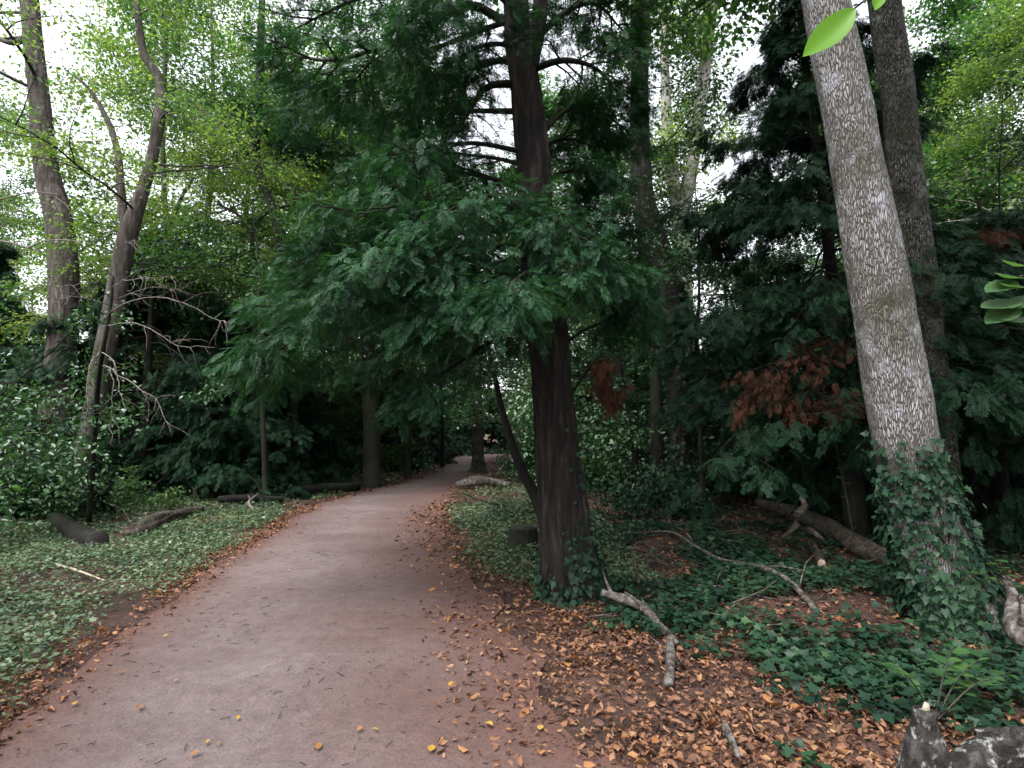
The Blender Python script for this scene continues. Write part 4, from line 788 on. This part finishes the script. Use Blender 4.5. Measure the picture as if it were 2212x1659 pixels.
# ivy carpets
P = scatter(130000, .2, 12, 2.2, 13, lambda x,y,a,b,nz: sm(b+nz*1.5, .7+np.clip(4.2-y,0,3)*.6, 1.5+np.clip(4.2-y,0,3)*.7)*np.clip(.52+nz*1.6, .04, 1)*np.where(y>7,np.exp(-(y-7)/4),1))
cover('ivy_carpet', 'dark ivy carpet on the ground right of the path', 'ivy', M['ivy'], P, IV, .062, .10, .4, .05)
P = scatter(26000, -1.6, 1.6, 6.2, 13, lambda x,y,a,b,nz: sm(b+nz*.3, .15, .5)*.8)
cover('ivy_carpet', 'bluish green low plants between the path and the cut stump', 'ground plants', M['cover'], P, OV, .05, .12, .4, .05)
P = scatter(230000, -13, -2, 2.6, 15, lambda x,y,a,b,nz: sm(a+nz*.35, .12, .6)*np.clip(.75+nz*.9, .12, 1)*np.where(y>10,np.exp(-(y-10)/4),1)*np.where(a>5.5,.4,1))
cover('ivy_carpet', 'grey green carpet of small leaved plants left of the path', 'ground plants', M['cover'], P, IV+OV+DI, .040, .09, .4, .05, None, .5)
P = scatter(16000, -12, 9, 15, 34, lambda x,y,a,b,nz: sm(np.maximum(a,b)+nz, .3, .9)*np.clip(.4+nz,.0,1))
cover('ground_plants', 'patchy low green plants under the trees along the far path', 'ground plants', M['cover'], P, DI, .11, .12, .4, .03)
# grass tufts mixed in
A = Acc()
P = np.vstack([scatter(16000, -8, -2, 2.4, 11, lambda x,y,a,b,nz: (a>.15)*np.exp(-((a-.6)/.5)**2)*np.clip(.3+nz*1.4,0,1)), scatter(9000, -2, 3, 6.5, 14, lambda x,y,a,b,nz: np.exp(-((b-.5)/.5)**2)*np.clip(.3+nz,0,1)), scatter(5000, -6, 1, 15, 24, lambda x,y,a,b,nz: np.exp(-((np.maximum(a,b)-.7)/.6)**2))])
N = len(P); V = np.array([[0,0,0],[.5,.035,.02],[1,0,0],[.5,-.035,.02]]); d = np.stack([rng.normal(0,.5,N), rng.normal(0,.5,N), np.ones(N)],1)
place(A, (V,[np.array([[0,3,2,1]])]), P, d, rng.normal(0,1,(N,3)), rng.uniform(.05,.13,N)); tag(A.build('grass', M['grass']), 'short grass blades along the verges of the path', 'grass', None, 'stuff')

# fallen leaves lying on the path, one object each
GL = 'single fallen leaves lying on the path'
FL = [(1048,1569,'y',.055,'yellow leaf on the path, the largest yellow one near the bottom'),(935,1618,'y',.06,'pale yellow leaf on the bare path nearest the bottom edge'),(818,1585,'y',.03,'small yellow leaf between the two bottom yellow leaves'),(770,1588,'o',.035,'small orange leaf just left of the small yellow one'),(512,1563,'y',.035,'small tan yellow leaf low on the middle of the path'),
 (409,1643,'o',.04,'orange leaf at the bottom edge left of centre'),(303,1531,'o',.055,'wide orange leaf low at the left half of the path'),(374,1480,'o',.035,'orange leaf up right of the wide orange one'),(163,1524,'y',.045,'yellow leaf left of the wide orange one'),(264,1456,'o',.04,'dull orange leaf upper left of the orange pair'),
 (685,1629,'o',.05,'dark orange curled leaf on its edge near the bottom'),(970,1490,'y',.045,'flat yellow leaf right of centre on the path'),(351,1381,'y',.035,'yellow leaf near the left edge halfway along'),(435,1366,'o',.035,'orange leaf right of the halfway yellow one'),(448,1607,'y',.035,'yellowish leaf between two orange ones near the bottom'),(476,1610,'o',.03,'small brownish leaf beside the yellowish one'),
 (1168,1574,'y',.055,'amber curled leaf near the right border at the bottom'),(1105,1588,'o',.03,'small orange leaf left of the amber curled one'),(1165,1640,'o',.035,'orange leaf below the amber curled one'),(1122,1530,'y',.025,'tiny green yellow leaf above the amber curled one'),(740,1290,'o',.04,'small tan leaf on the middle of the path further up'),(620,1235,'y',.04,'pale leaf far up the left half of the path'),(857,1190,'o',.045,'tan leaf far up the right half of the path'),(1010,1420,'o',.03,'small orange leaf near the reddish right border')]
for i, (x,y,c,s,lab) in enumerate(FL):
    A = Acc(); g = gp(x,y); g[2] = .022; a = rng.uniform(0,6.28)
    V, Fs = T_curl([.3,.12,.22][i%3]); place(A, (V,Fs), g[None], np.array([[math.cos(a),math.sin(a),.05]]), np.array([[rng.normal(0,.2),rng.normal(0,.2),1]]), s*1.25)
    tag(A.build('fallen_leaf', M['yellow' if c=='y' else 'orange']), lab, 'leaf', GL)
print('polys', sum(len(o.data.polygons) for o in COL.objects if o.type == 'MESH'))
